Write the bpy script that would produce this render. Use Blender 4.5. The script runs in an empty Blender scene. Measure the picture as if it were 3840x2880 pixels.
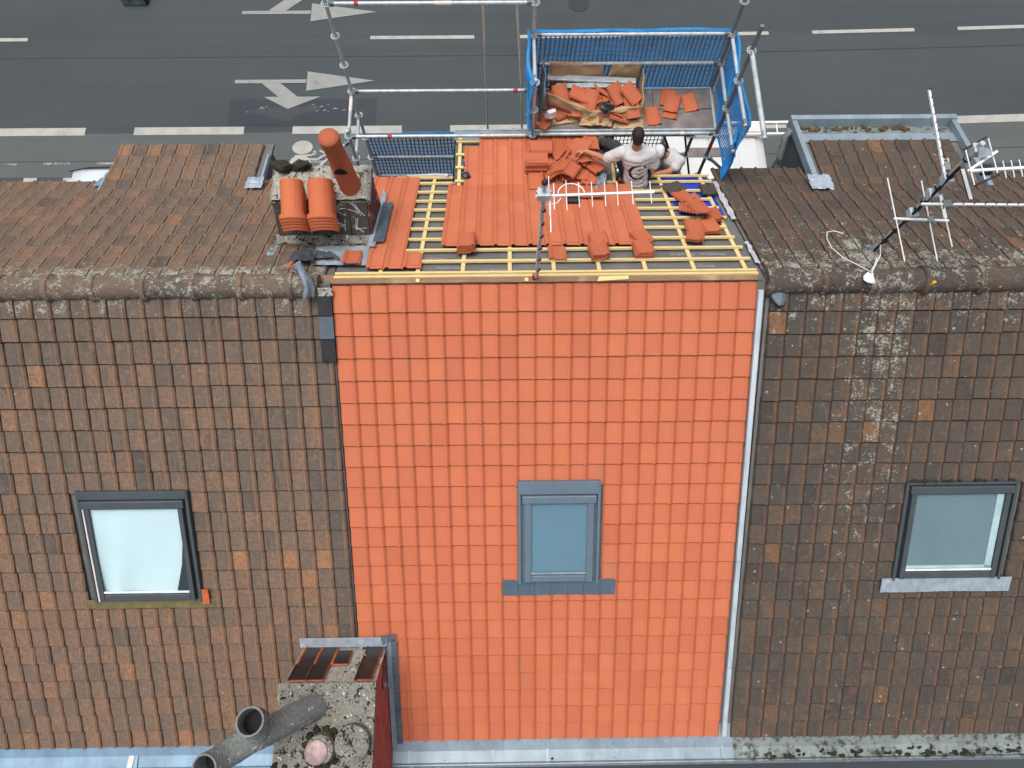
import bpy, math, random
from mathutils import Matrix, Vector, noise
random.seed(7)
R_ = math.radians
SC = bpy.context.scene
COL = SC.collection

# ------------------------------------------------------------------ camera, sky, sun, exposure
GZ = -9.45                                    # street level; the ridge of the roofs is z = 0
CAM = Vector((1.8585, -3.4308, 6.9430))
def cam_axes(pitch, yaw, roll):
    cp, sp = math.cos(pitch), math.sin(pitch)
    f = Vector((math.sin(yaw)*cp, math.cos(yaw)*cp, -sp)); r = Vector((math.cos(yaw), -math.sin(yaw), 0)); u = r.cross(f)
    c, s = math.cos(roll), math.sin(roll)
    return c*r + s*u, -s*r + c*u, f
CR, CU, CF = cam_axes(1.25405236, 0.0306549, 0.0182112)
cd = bpy.data.cameras.new('camera'); cam = bpy.data.objects.new('camera', cd); COL.objects.link(cam)
cam.matrix_world = Matrix(((CR.x, CU.x, -CF.x, CAM.x), (CR.y, CU.y, -CF.y, CAM.y), (CR.z, CU.z, -CF.z, CAM.z), (0, 0, 0, 1)))
cd.sensor_width = 36; cd.lens = 36*2660/3840; cd.clip_end = 2000; cd.clip_start = .05
SC.camera = cam
SUN_EL, SUN_AZ = R_(80), R_(285)              # azimuth clockwise from +y
world = bpy.data.worlds.new('World'); SC.world = world; world.use_nodes = True
wn = world.node_tree.nodes; wl = world.node_tree.links
sky = wn.new('ShaderNodeTexSky'); sky.sky_type = 'NISHITA'; sky.sun_disc = False
sky.sun_elevation = SUN_EL; sky.sun_rotation = SUN_AZ
sky.air_density = 1.0; sky.dust_density = 6.0; sky.ozone_density = 0.6
hs = wn.new('ShaderNodeHueSaturation'); hs.inputs['Saturation'].default_value = .55; wl.new(sky.outputs[0], hs.inputs['Color']); wl.new(hs.outputs[0], wn['Background'].inputs[0]); wn['Background'].inputs[1].default_value = 0.15
sd = bpy.data.lights.new('sun', 'SUN'); sd.energy = 1.35; sd.angle = R_(34); sd.color = (1, .97, .93)
sun = bpy.data.objects.new('sun', sd); COL.objects.link(sun)
sdir = Vector((math.sin(SUN_AZ)*math.cos(SUN_EL), math.cos(SUN_AZ)*math.cos(SUN_EL), math.sin(SUN_EL)))
sun.rotation_euler = sdir.to_track_quat('Z', 'Y').to_euler(); sun.location = sdir*40
vs = SC.view_settings; vs.view_transform = 'Standard'; vs.look = 'None'; vs.exposure = 0.30; vs.gamma = 1
vs.use_curve_mapping = False
SC.cycles.max_bounces = 6; SC.cycles.diffuse_bounces = 3; SC.cycles.glossy_bounces = 3; SC.cycles.transparent_max_bounces = 6

# ------------------------------------------------------------------ materials
def lin(r, g, b):
    f = lambda c: (c/255/12.92) if c/255 <= .04045 else ((c/255+.055)/1.055)**2.4
    return (f(r), f(g), f(b), 1)
class NT:
    def __init__(s, name):
        s.m = bpy.data.materials.new(name); s.m.use_nodes = True
        s.t = s.m.node_tree; s.n = s.t.nodes; s.b = s.n['Principled BSDF']; s._pos = None
    def link(s, a, b): s.t.links.new(a, b)
    def pos(s):
        if s._pos is None: s._pos = s.n.new('ShaderNodeNewGeometry').outputs['Position']
        return s._pos
    def xyz(s):
        n = s.n.new('ShaderNodeSeparateXYZ'); s.link(s.pos(), n.inputs[0]); return n.outputs
    def scaled(s, sc):
        n = s.n.new('ShaderNodeMapping'); n.inputs['Scale'].default_value = sc; s.link(s.pos(), n.inputs[0]); return n.outputs[0]
    def noise(s, scale, detail=3, rough=.55, vec=None, dist=0):
        n = s.n.new('ShaderNodeTexNoise'); n.inputs['Scale'].default_value = scale; n.inputs['Detail'].default_value = detail
        n.inputs['Roughness'].default_value = rough; n.inputs['Distortion'].default_value = dist
        s.link(vec or s.pos(), n.inputs['Vector']); return n.outputs['Fac']
    def vor(s, scale, feature='F1', vec=None, rnd=1, out='Distance'):
        n = s.n.new('ShaderNodeTexVoronoi'); n.feature = feature; n.inputs['Scale'].default_value = scale; n.inputs['Randomness'].default_value = rnd
        s.link(vec or s.pos(), n.inputs['Vector']); return n.outputs[out]
    def ramp(s, fac, stops, interp='LINEAR'):
        n = s.n.new('ShaderNodeValToRGB'); e = n.color_ramp.elements; n.color_ramp.interpolation = interp
        while len(e) < len(stops): e.new(.5)
        for el, (p, c) in zip(e, stops): el.position = p; el.color = c if len(c) == 4 else (*c, 1)
        s.link(fac, n.inputs[0]); return n.outputs[0]
    def mr(s, v, a, b, c=0, d=1, smooth=True):
        n = s.n.new('ShaderNodeMapRange'); n.interpolation_type = 'SMOOTHSTEP' if smooth else 'LINEAR'
        s.link(v, n.inputs[0])
        for i, x in enumerate((a, b, c, d)): n.inputs[i+1].default_value = x
        return n.outputs[0]
    def math(s, op, a, b=None):
        n = s.n.new('ShaderNodeMath'); n.operation = op
        for i, x in enumerate((a, b)):
            if x is None: continue
            if isinstance(x, (int, float)): n.inputs[i].default_value = x
            else: s.link(x, n.inputs[i])
        return n.outputs[0]
    def mix(s, fac, a, b, mode='MIX'):
        n = s.n.new('ShaderNodeMix'); n.data_type = 'RGBA'; n.blend_type = mode
        for i, x in ((0, fac), (6, a), (7, b)):
            if isinstance(x, (int, float)): n.inputs[i].default_value = x
            elif isinstance(x, tuple): n.inputs[i].default_value = x if len(x) == 4 else (*x, 1)
            else: s.link(x, n.inputs[i])
        return n.outputs[2]
    def out(s, col, rough=.8, metal=0, bump=None, bs=.3, bd=.01, spec=.3):
        if isinstance(col, tuple): s.b.inputs['Base Color'].default_value = col
        else: s.link(col, s.b.inputs['Base Color'])
        if isinstance(rough, (int, float)): s.b.inputs['Roughness'].default_value = rough
        else: s.link(rough, s.b.inputs['Roughness'])
        s.b.inputs['Metallic'].default_value = metal; s.b.inputs['Specular IOR Level'].default_value = spec
        if bump is not None:
            n = s.n.new('ShaderNodeBump'); n.inputs['Strength'].default_value = bs; n.inputs['Distance'].default_value = bd
            s.link(bump, n.inputs['Height']); s.link(n.outputs[0], s.b.inputs['Normal'])
        return s.m
def simple(name, c, rough=.75, metal=0, ns=6, amt=.18, fine=60, bs=.2, spec=.3, c2=None):
    t = NT(name); n = t.noise(ns, 5); d = tuple(x*(1-amt) for x in c[:3]); e = tuple(min(1, x*(1+amt)) for x in c[:3])
    col = t.ramp(n, [(.3, d), (.7, e)])
    if c2: col = t.mix(t.mr(t.noise(ns*.6, 6, .65), .52, .7), col, c2)
    return t.out(col, rough, metal, t.noise(fine, 3), bs, .004, spec)

def clay_new(name, obj, k=(1, 1, 1)):
    t = NT(name)
    if obj: tc = t.n.new('ShaderNodeObjectInfo').outputs['Color']
    else: a = t.n.new('ShaderNodeAttribute'); a.attribute_name = 'tc'; tc = a.outputs['Color']
    sp = t.n.new('ShaderNodeSeparateColor'); t.link(tc, sp.inputs[0]); r, g, b = sp.outputs[:3]
    col = t.ramp(r, [(0, lin(172, 94, 64)), (.5, lin(183, 104, 71)), (1, lin(192, 113, 76))])
    col = t.mix(t.math('MULTIPLY', g, .4), col, lin(180, 102, 78))
    n = t.noise(5, 5, .6); col = t.mix(t.mr(n, .35, .7, 0, .3), col, lin(173, 95, 66))
    st = t.math('MULTIPLY', t.mr(t.noise(3.1, 4, .6, t.scaled((1, .45, .45))), .6, .74), t.mr(b, .35, .95, 0, .6))
    col = t.mix(st, col, lin(156, 108, 82))
    bl = t.math('MULTIPLY', t.mr(t.vor(7.0), .0, .1, .5, 0), t.mr(t.noise(2.2, 3), .56, .7)); col = t.mix(bl, col, lin(200, 134, 106))
    fine = t.noise(55, 4, .7); col = t.mix(t.mr(fine, .35, .75, 0, .16), col, lin(162, 86, 59))
    if k != (1, 1, 1): col = t.mix(1.0, col, (*k, 1), 'MULTIPLY')
    return t.out(col, .72, 0, t.noise(160, 3), .25, .003, .3)
def clay_old(name, obj, right):
    t = NT(name)
    if obj: tc = t.n.new('ShaderNodeObjectInfo').outputs['Color']
    else: a = t.n.new('ShaderNodeAttribute'); a.attribute_name = 'tc'; tc = a.outputs['Color']
    sp = t.n.new('ShaderNodeSeparateColor'); t.link(tc, sp.inputs[0]); r, g, b = sp.outputs[:3]
    at = t.n.new('ShaderNodeAttribute'); at.attribute_name = 'roll'; roll = at.outputs['Fac']
    x, y, z = t.xyz()[:3]
    if right: st = [(0, lin(63, 60, 57)), (.4, lin(77, 72, 66)), (.75, lin(86, 77, 68)), (.93, lin(98, 81, 66)), (1, lin(120, 90, 64))]
    else: st = [(0, lin(78, 73, 69)), (.25, lin(99, 88, 78)), (.6, lin(115, 96, 81)), (.88, lin(128, 100, 79)), (1, lin(148, 109, 80))]
    col = t.ramp(r, st)
    mott = t.noise(26, 4, .72); col = t.mix(t.mr(mott, .42, .66, 0, .6), col, lin(66, 62, 58) if right else lin(80, 74, 69))
    col = t.mix(t.mr(t.noise(17, 5, .7), .55, .68, 0, .45), col, lin(112, 102, 92) if right else lin(146, 126, 110))
    aa = t.n.new('ShaderNodeAttribute'); aa.attribute_name = 'ax'; lefty = t.mr(aa.outputs['Fac'], .1, .75, 1, 0)
    col = t.mix(t.math('MULTIPLY', t.math('MULTIPLY', lefty, t.mr(t.noise(8, 4, .6), .35, .6)), t.mr(b, .15, .8, .1, .75)), col, lin(72, 69, 67) if right else lin(92, 86, 81))
    org = t.noise(9, 5, .6); col = t.mix(t.math('MULTIPLY', t.mr(org, .5, .72), t.mr(g, .3, 1, .05, .4)), col, lin(136, 96, 70) if right else lin(156, 110, 82))
    streak = t.noise(1, 4, .6, t.scaled((22, 3, 3))); col = t.mix(t.math('MULTIPLY', t.mr(streak, .5, .68), t.mr(b, .4, .9, 0, .6)), col, lin(70, 66, 63))
    col = t.mix(t.math('MULTIPLY', roll, t.mr(t.noise(3.3, 4), .36, .6, .1, .6 if right else .42)), col, lin(112, 86, 69) if right else lin(146, 110, 86))
    # lichen: denser along the ridge and below the aerial, thin scatter elsewhere
    ridge = t.mr(t.math('ABSOLUTE', y), .15, .95 if right else .6, 1, 0)
    if right:
        band = t.math('MULTIPLY', t.mr(t.math('ABSOLUTE', t.math('SUBTRACT', x, 6.05)), .1, .85, 1, 0), t.math('MULTIPLY', t.mr(y, -4.6, 0, .3, 1), t.mr(y, .1, 1.5, 1, .1)))
        dens = t.math('ADD', t.math('MULTIPLY', t.math('MAXIMUM', band, t.math('MULTIPLY', ridge, .75)), .135), .07)
        bk = t.math('MULTIPLY', t.mr(y, .0, .3), t.mr(y, .9, 2.0, 1, .15)); dens = t.math('ADD', dens, t.math('MULTIPLY', bk, .05))
    else:
        bk = t.math('MULTIPLY', t.mr(y, .0, .2), t.mr(y, .3, 1.6, 1, .2))
        dens = t.math('ADD', t.math('ADD', t.math('MULTIPLY', ridge, .17), t.math('MULTIPLY', bk, .05)), .012)
    stx = t.mr(t.noise(1, 2, .4, t.scaled((5.5, .0, .0))), .60 if right else .68, .72 if right else .76); dens = t.math('ADD', dens, t.math('MULTIPLY', t.math('MULTIPLY', stx, t.mr(t.noise(1.6, 3), .4, .6)), .10 if right else .05))
    ln = t.noise(7, 4, .75); fine = t.noise(42, 4, .7)
    v = t.math('ADD', t.math('MULTIPLY', ln, .55), t.math('MULTIPLY', fine, .45))
    thr = t.math('SUBTRACT', .70, dens)
    lich = t.mr(t.math('SUBTRACT', v, thr), 0, .07)
    lc = t.ramp(t.noise(18, 3), [(.35, lin(124, 124, 108)), (.55, lin(164, 165, 156)), (.7, lin(120, 126, 100))])
    col = t.mix(t.math('MULTIPLY', lich, .85), col, lc)
    dots = t.math('MULTIPLY', t.mr(t.vor(13), .08, .13, 1, 0), t.mr(t.vor(13, out='Color'), .76 if right else .93, .80 if right else .95))
    col = t.mix(t.math('MULTIPLY', dots, .8), col, lin(178, 178, 172))
    big = t.math('MULTIPLY', t.mr(t.vor(8.5), .10, .17, 1, 0), t.mr(t.vor(8.5, out='Color'), .70 if right else .90, .74 if right else .93)); col = t.mix(t.math('MULTIPLY', big, t.mr(t.noise(60, 3), .38, .6, .1, .75)), col, lin(172, 172, 164))
    pores = t.math('MULTIPLY', t.mr(t.noise(85, 3, .6), .60, .68), t.mr(b, .2, .8, .2, .7)); col = t.mix(pores, col, lin(46, 42, 38))
    jm = t.math('MULTIPLY', t.math('MAXIMUM', t.mr(aa.outputs['Fac'], .97, .995), t.mr(aa.outputs['Fac'], .05, .085, 1, 0)), t.mr(t.noise(7, 3, .7), .42, .6, .5, 1)); col = t.mix(t.math('MULTIPLY', jm, .9), col, lin(58, 47, 38))
    moss = t.math('MULTIPLY', t.mr(t.noise(11, 4, .7), .62, .7), t.math('MULTIPLY', t.math('ADD', ridge, .12), .8)); col = t.mix(moss, col, lin(48, 46, 36))
    return t.out(col, .93, 0, t.math('ADD', t.noise(70, 5, .7), t.math('MULTIPLY', lich, .6)), .6, .006, .15)
MT = {}
MT['new_o'], MT['new_s'] = clay_new('new clay', True), clay_new('new clay field', False)
MT['loose_o'], MT['loose_s'] = clay_new('loose clay', True, (.90, .84, .80)), clay_new('loose clay part', False, (.98, .90, .78))
MT['pot_s'] = clay_new('sooty pot clay', False, (.78, .72, .66))
MT['oldl_o'], MT['oldl_s'] = clay_old('weathered clay', True, False), clay_old('weathered clay field', False, False)
MT['oldr_o'], MT['oldr_s'] = clay_old('dark weathered clay', True, True), clay_old('dark weathered clay field', False, True)
def asphalt(name, c, light=.0):
    t = NT(name); x, y, z = t.xyz()[:3]
    n = t.noise(.35, 6, .6, t.scaled((.35, 1, 1))); f = t.noise(45, 3, .8); m = t.noise(6, 5, .7)
    col = t.ramp(n, [(.3, tuple(v*.86 for v in c[:3])), (.7, tuple(v*1.12 for v in c[:3]))])
    track = t.noise(1, 4, .5, t.scaled((.05, 2.6, 1))); col = t.mix(t.mr(track, .45, .7, 0, .28), col, tuple(v*.7 for v in c[:3]))
    col = t.mix(t.mr(m, .55, .75, 0, .3), col, tuple(v*.72 for v in c[:3]))
    spots = t.math('MULTIPLY', t.mr(t.vor(4.5), .04, .1, 1, 0), t.mr(t.noise(2, 3), .5, .62)); col = t.mix(t.math('MULTIPLY', spots, .5), col, tuple(v*.45 for v in c[:3]))
    col = t.mix(t.mr(f, .5, .8, 0, .25), col, tuple(min(1, v*1.7) for v in c[:3]))
    return t.out(col, .9, 0, f, .5, .006, .2)
MT['asphalt'] = asphalt('asphalt', lin(65, 71, 73))
MT['asphalt_light'] = asphalt('worn asphalt', lin(84, 89, 89))
MT['asphalt_dark'] = asphalt('new asphalt', lin(58, 62, 68))
def paint(name, c, under, lo, hi):
    t = NT(name); n = t.math('ADD', t.math('MULTIPLY', t.noise(14, 6, .75), .6), t.math('MULTIPLY', t.noise(2.2, 4), .4))
    col = t.mix(t.mr(n, lo, hi), c, under); col = t.mix(t.mr(t.noise(3, 5), .4, .7, 0, .2), col, under)
    return t.out(col, .8, 0, t.noise(60), .2, .003)
MT['paint'] = paint('road paint', lin(158, 158, 152), lin(84, 87, 87), .58, .68)
MT['paint_grey'] = paint('worn road paint', lin(134, 136, 134), lin(84, 87, 87), .55, .7)
MT['paint_faint'] = paint('faded road paint', lin(150, 152, 148), lin(84, 88, 88), .42, .56)
MT['bitumen'] = simple('bitumen joint', lin(50, 52, 52))
MT['concrete_kerb'] = simple('kerb concrete', lin(140, 138, 132))
def zinc(name, c, rough, stain, stc, sc=4):
    t = NT(name); n = t.noise(sc, 5, .6, t.scaled((1, .5, .5))); col = t.ramp(n, [(.3, tuple(v*.78 for v in c[:3])), (.65, tuple(min(1, v*1.16) for v in c[:3]))])
    col = t.mix(t.mr(t.noise(9, 6, .72), .62-stain, .80-stain), col, stc)
    col = t.mix(t.mr(t.noise(1, 4, .6, t.scaled((16, 2, 2))), .55, .75, 0, .35), col, tuple(v*.62 for v in c[:3]))
    return t.out(col, rough, .25, t.noise(14, 4), .25, .008, .4)
MT['zinc'] = zinc('zinc sheet', lin(132, 147, 156), .45, .05, lin(164, 168, 167))
MT['zinc_bright'] = zinc('bright zinc', lin(176, 188, 194), .5, .0, lin(190, 196, 198))
MT['zinc_old'] = zinc('stained zinc', lin(124, 134, 132), .6, .16, lin(58, 62, 58))
MT['zinc_blue'] = zinc('blue grey zinc', lin(116, 142, 162), .5, .02, lin(150, 165, 172))
MT['lead'] = zinc('lead sheet', lin(84, 96, 106), .6, .04, lin(130, 140, 146), 8)
MT['lead_light'] = zinc('pale lead', lin(150, 162, 172), .55, .08, lin(186, 191, 194), 12)
MT['galv'] = zinc('galvanised steel', lin(172, 182, 186), .38, .0, lin(200, 206, 206), 14)
MT['galv_dark'] = zinc('dull steel', lin(112, 118, 120), .5, .05, lin(80, 84, 86), 14)
MT['alu'] = simple('white aluminium', lin(222, 224, 224), .4, .3, 10, .06)
MT['sticker_red'] = simple('red sticker', lin(176, 60, 50)); MT['sticker'] = simple('pale sticker', lin(206, 196, 190))
def wood(name, a, b):
    t = NT(name); n = t.noise(3, 6, .6, t.scaled((1.2, 14, 14)), 1.2); col = t.ramp(n, [(.3, a), (.7, b)])
    col = t.mix(t.mr(t.noise(2.1, 4), .5, .75, 0, .5), col, lin(196, 176, 128)); return t.out(col, .75, 0, n, .2, .003)
MT['batten'] = wood('yellow batten wood', lin(202, 176, 112), lin(214, 196, 146))
MT['beam'] = wood('old roof timber', lin(110, 84, 64), lin(136, 108, 86))
def membrane():
    t = NT('grey roofing underlay'); n = t.noise(2.6, 5, .6); col = t.ramp(n, [(.3, lin(88, 88, 87)), (.7, lin(108, 108, 106))])
    col = t.mix(t.mr(t.noise(40, 3), .5, .8, 0, .25), col, lin(104, 104, 103)); return t.out(col, .85, 0, t.noise(5, 5, .6), .5, .02)
MT['underlay'] = membrane(); MT['print'] = simple('pale print', lin(150, 150, 149))
MT['foil'] = simple('blue foil', lin(26, 62, 178), .4, 0, 3, .35, 12, .6)
MT['felt'] = simple('white felt', lin(172, 174, 178), .9, 0, 8, .1, 20, .5)
MT['crumple'] = simple('grey blue foil', lin(112, 120, 132), .55, .1, 14, .3, 26, .8)
MT['cloth_dark'] = simple('dark flashing', lin(62, 66, 72), .6, .1, 12, .25, 30, .7)
MT['net'] = simple('blue net cord', lin(44, 132, 196), .55, 0, 3, .3, 80, .1)
MT['net_black'] = simple('black net cord', lin(20, 30, 44), .6, 0, 3, .3, 80, .1)
MT['net_dark'] = simple('dark blue net cord', lin(44, 112, 172), .6, 0, 3, .3, 80, .1)
MT['card'] = simple('brown cardboard', lin(176, 148, 112), .85, 0, 4, .15, 40, .1); MT['card_red'] = simple('red card print', lin(150, 70, 62))
MT['plank'] = simple('grey deck ply', lin(108, 102, 100), .85, 0, 5, .25, 40, .3, c2=lin(140, 136, 132))
MT['bag'] = simple('dark plastic bag', lin(42, 46, 52), .4, 0, 10, .3, 20, .6); MT['bag_white'] = simple('white plastic bag', lin(214, 214, 220), .5, 0, 10, .08, 20, .4)
MT['plastic_black'] = simple('black plastic', lin(34, 36, 38), .5); MT['plastic_grey'] = simple('grey plastic', lin(112, 122, 118), .5)
MT['blue_plastic'] = simple('blue plastic', lin(24, 62, 150), .45)
def concrete(name, c, moss=.0):
    t = NT(name); n = t.noise(7, 6, .7); col = t.ramp(n, [(.3, tuple(v*.7 for v in c[:3])), (.7, c)])
    agg = t.vor(48, out='Color'); col = t.mix(t.mr(agg, .1, .9, 0, .45), col, tuple(min(1, v*1.6) for v in c[:3]))
    v = t.math('ADD', t.math('MULTIPLY', t.noise(9, 5, .7), .6), t.math('MULTIPLY', t.noise(38, 3), .4))
    col = t.mix(t.mr(v, .57-moss, .61-moss), col, lin(38, 38, 34)); col = t.mix(t.mr(t.noise(15, 5, .7), .6, .66), col, lin(186, 186, 180))
    col = t.mix(t.mr(t.noise(2.3, 4), .62, .75, 0, .5), col, lin(112, 108, 66))
    return t.out(col, .95, 0, t.math('ADD', agg, t.noise(40, 4)), .6, .008, .1)
MT['concrete'] = concrete('lichened concrete', lin(118, 116, 108), .04); MT['mortar'] = concrete('broken mortar', lin(150, 146, 136), .02)
MT['fibre'] = concrete('weathered fibre cement', lin(112, 117, 114), -.03)
MT['mosslump'] = simple('dark moss', lin(44, 42, 32), .95, 0, 14, .4, 60, .9, c2=lin(74, 64, 40)); MT['soot'] = simple('soot', lin(16, 15, 14))
def brick(name, a, b, mc):
    t = NT(name); n = t.n.new('ShaderNodeTexBrick'); n.inputs['Color1'].default_value = a; n.inputs['Color2'].default_value = b; n.inputs['Mortar'].default_value = mc
    n.inputs['Scale'].default_value = 1; n.inputs['Brick Width'].default_value = .22; n.inputs['Row Height'].default_value = .07; n.inputs['Mortar Size'].default_value = .008
    mp = t.n.new('ShaderNodeMapping'); mp.inputs['Rotation'].default_value = (R_(90), 0, 0); t.link(t.pos(), mp.inputs[0]); t.link(mp.outputs[0], n.inputs[0])
    return t.out(t.mix(t.mr(t.noise(6, 5), .4, .8, 0, .4), n.outputs[0], mc), .9, 0, n.outputs[1], -.3, .005, .2)
MT['brick'] = brick('house brick', lin(132, 72, 56), lin(112, 62, 50), lin(150, 142, 132))
MT['redwash'] = simple('red painted render', lin(158, 76, 66), .85, 0, 6, .3, 60, .4, c2=lin(136, 84, 74)); MT['redwash_old'] = simple('flaking red render', lin(92, 58, 54), .9, 0, 16, .35, 40, .6, c2=lin(176, 168, 160))
MT['slate_cheek'] = simple('grey slate cheek', lin(70, 80, 88), .6, 0, 4, .15)
MT['glazed_black'] = simple('black glazed clay', lin(34, 32, 32), .35, 0, 9, .3, 50, .2, .5); MT['orange_edge'] = simple('orange clay edge', lin(168, 86, 50), .8, 0, 10, .25)
MT['anthracite'] = simple('anthracite metal', lin(70, 78, 82), .45, .2, 6, .1); MT['bluegrey'] = simple('blue grey metal', lin(96, 112, 124), .45, .2, 6, .08)
MT['bluegrey_d'] = simple('pleated apron', lin(84, 102, 116), .55, .1, 6, .1)
MT['winframe'] = simple('pale window frame', lin(160, 170, 172), .5); MT['winwhite'] = simple('white window frame', lin(210, 216, 214), .5)
MT['blind_blue'] = simple('blue grey blind', lin(118, 144, 161), .6, 0, 2, .05); MT['blind_grey'] = simple('grey blind', lin(128, 140, 146), .6, 0, 2, .08); MT['curtain'] = simple('white curtain', lin(238, 242, 243), .8, 0, 2, .04)
def glass():
    t = NT('window glass'); tr = t.n.new('ShaderNodeBsdfTransparent'); gl = t.n.new('ShaderNodeBsdfGlossy'); gl.inputs['Roughness'].default_value = .03
    tr.inputs[0].default_value = (.86, .92, .93, 1); mx = t.n.new('ShaderNodeMixShader'); fr = t.n.new('ShaderNodeFresnel'); fr.inputs[0].default_value = 1.55
    bf = t.n.new('ShaderNodeNewGeometry').outputs['Backfacing']; t.link(t.math('MULTIPLY', t.mr(fr.outputs[0], 0, 1, .03, 1, False), t.math('SUBTRACT', 1, bf)), mx.inputs[0]); t.link(tr.outputs[0], mx.inputs[1]); t.link(gl.outputs[0], mx.inputs[2]); t.link(mx.outputs[0], t.n['Material Output'].inputs[0]); return t.m
MT['glass'] = glass()
MT['carglass'] = simple('dark car glass', lin(30, 36, 40), .08, 0, 2, .1, 5, 0, .6); MT['tyre'] = simple('tyre rubber', lin(30, 30, 31), .85)
MT['carwhite'] = simple('white car paint', lin(186, 196, 200), .25, 0, 2, .03, 5, 0, .5); MT['vanwhite'] = simple('white van paint', lin(188, 191, 191), .35, 0, 2, .04, 5, 0, .5)
MT['skin'] = simple('tanned skin', lin(172, 116, 86), .6, 0, 9, .12); MT['hair'] = simple('short dark hair', lin(38, 32, 30), .7, 0, 60, .4, 90, .8)
MT['tee'] = simple('white cotton', lin(186, 185, 186), .9, 0, 7, .04, 18, .5); MT['tee_print'] = simple('black shirt print', lin(32, 32, 36))
MT['trouser'] = simple('dark work trousers', lin(50, 53, 56), .9, 0, 14, .35, 30, .6, c2=lin(92, 92, 90)); MT['boot'] = simple('dusty work boot', lin(96, 88, 76), .9, 0, 14, .3); MT['red'] = simple('red trim', lin(120, 28, 34))
MT['rope'] = simple('beige rope', lin(196, 188, 168), .9); MT['cap'] = simple('white cap', lin(196, 200, 200), .85, 0, 7, .03); MT['capband'] = simple('dark strap', lin(34, 34, 38))
MT['bollard'] = simple('weathered cast metal', lin(104, 116, 112), .7, .1, 7, .4, 30, .5, c2=lin(48, 56, 54))
MT['pinkmetal'] = simple('dull pink metal', lin(128, 110, 108), .45, .3, 16, .35)
MT['orange_lichen'] = simple('orange lichen', lin(196, 142, 30), .95, 0, 30, .3, 60, .8)
MT['mossgreen'] = simple('green stained lead', lin(104, 98, 68), .9, 0, 9, .3, 30, .5)
MT['dirt'] = simple('brown dirt', lin(84, 66, 46), .95, 0, 16, .4, 50, .8); MT['yellow_dust'] = simple('yellow sheet', lin(226, 202, 130), .8, 0, 5, .1)
MT['dark'] = simple('dark gap', lin(24, 23, 22)); MT['cable'] = simple('white cable', lin(206, 206, 204)); MT['cable_black'] = simple('black cable', lin(30, 30, 32))

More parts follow.
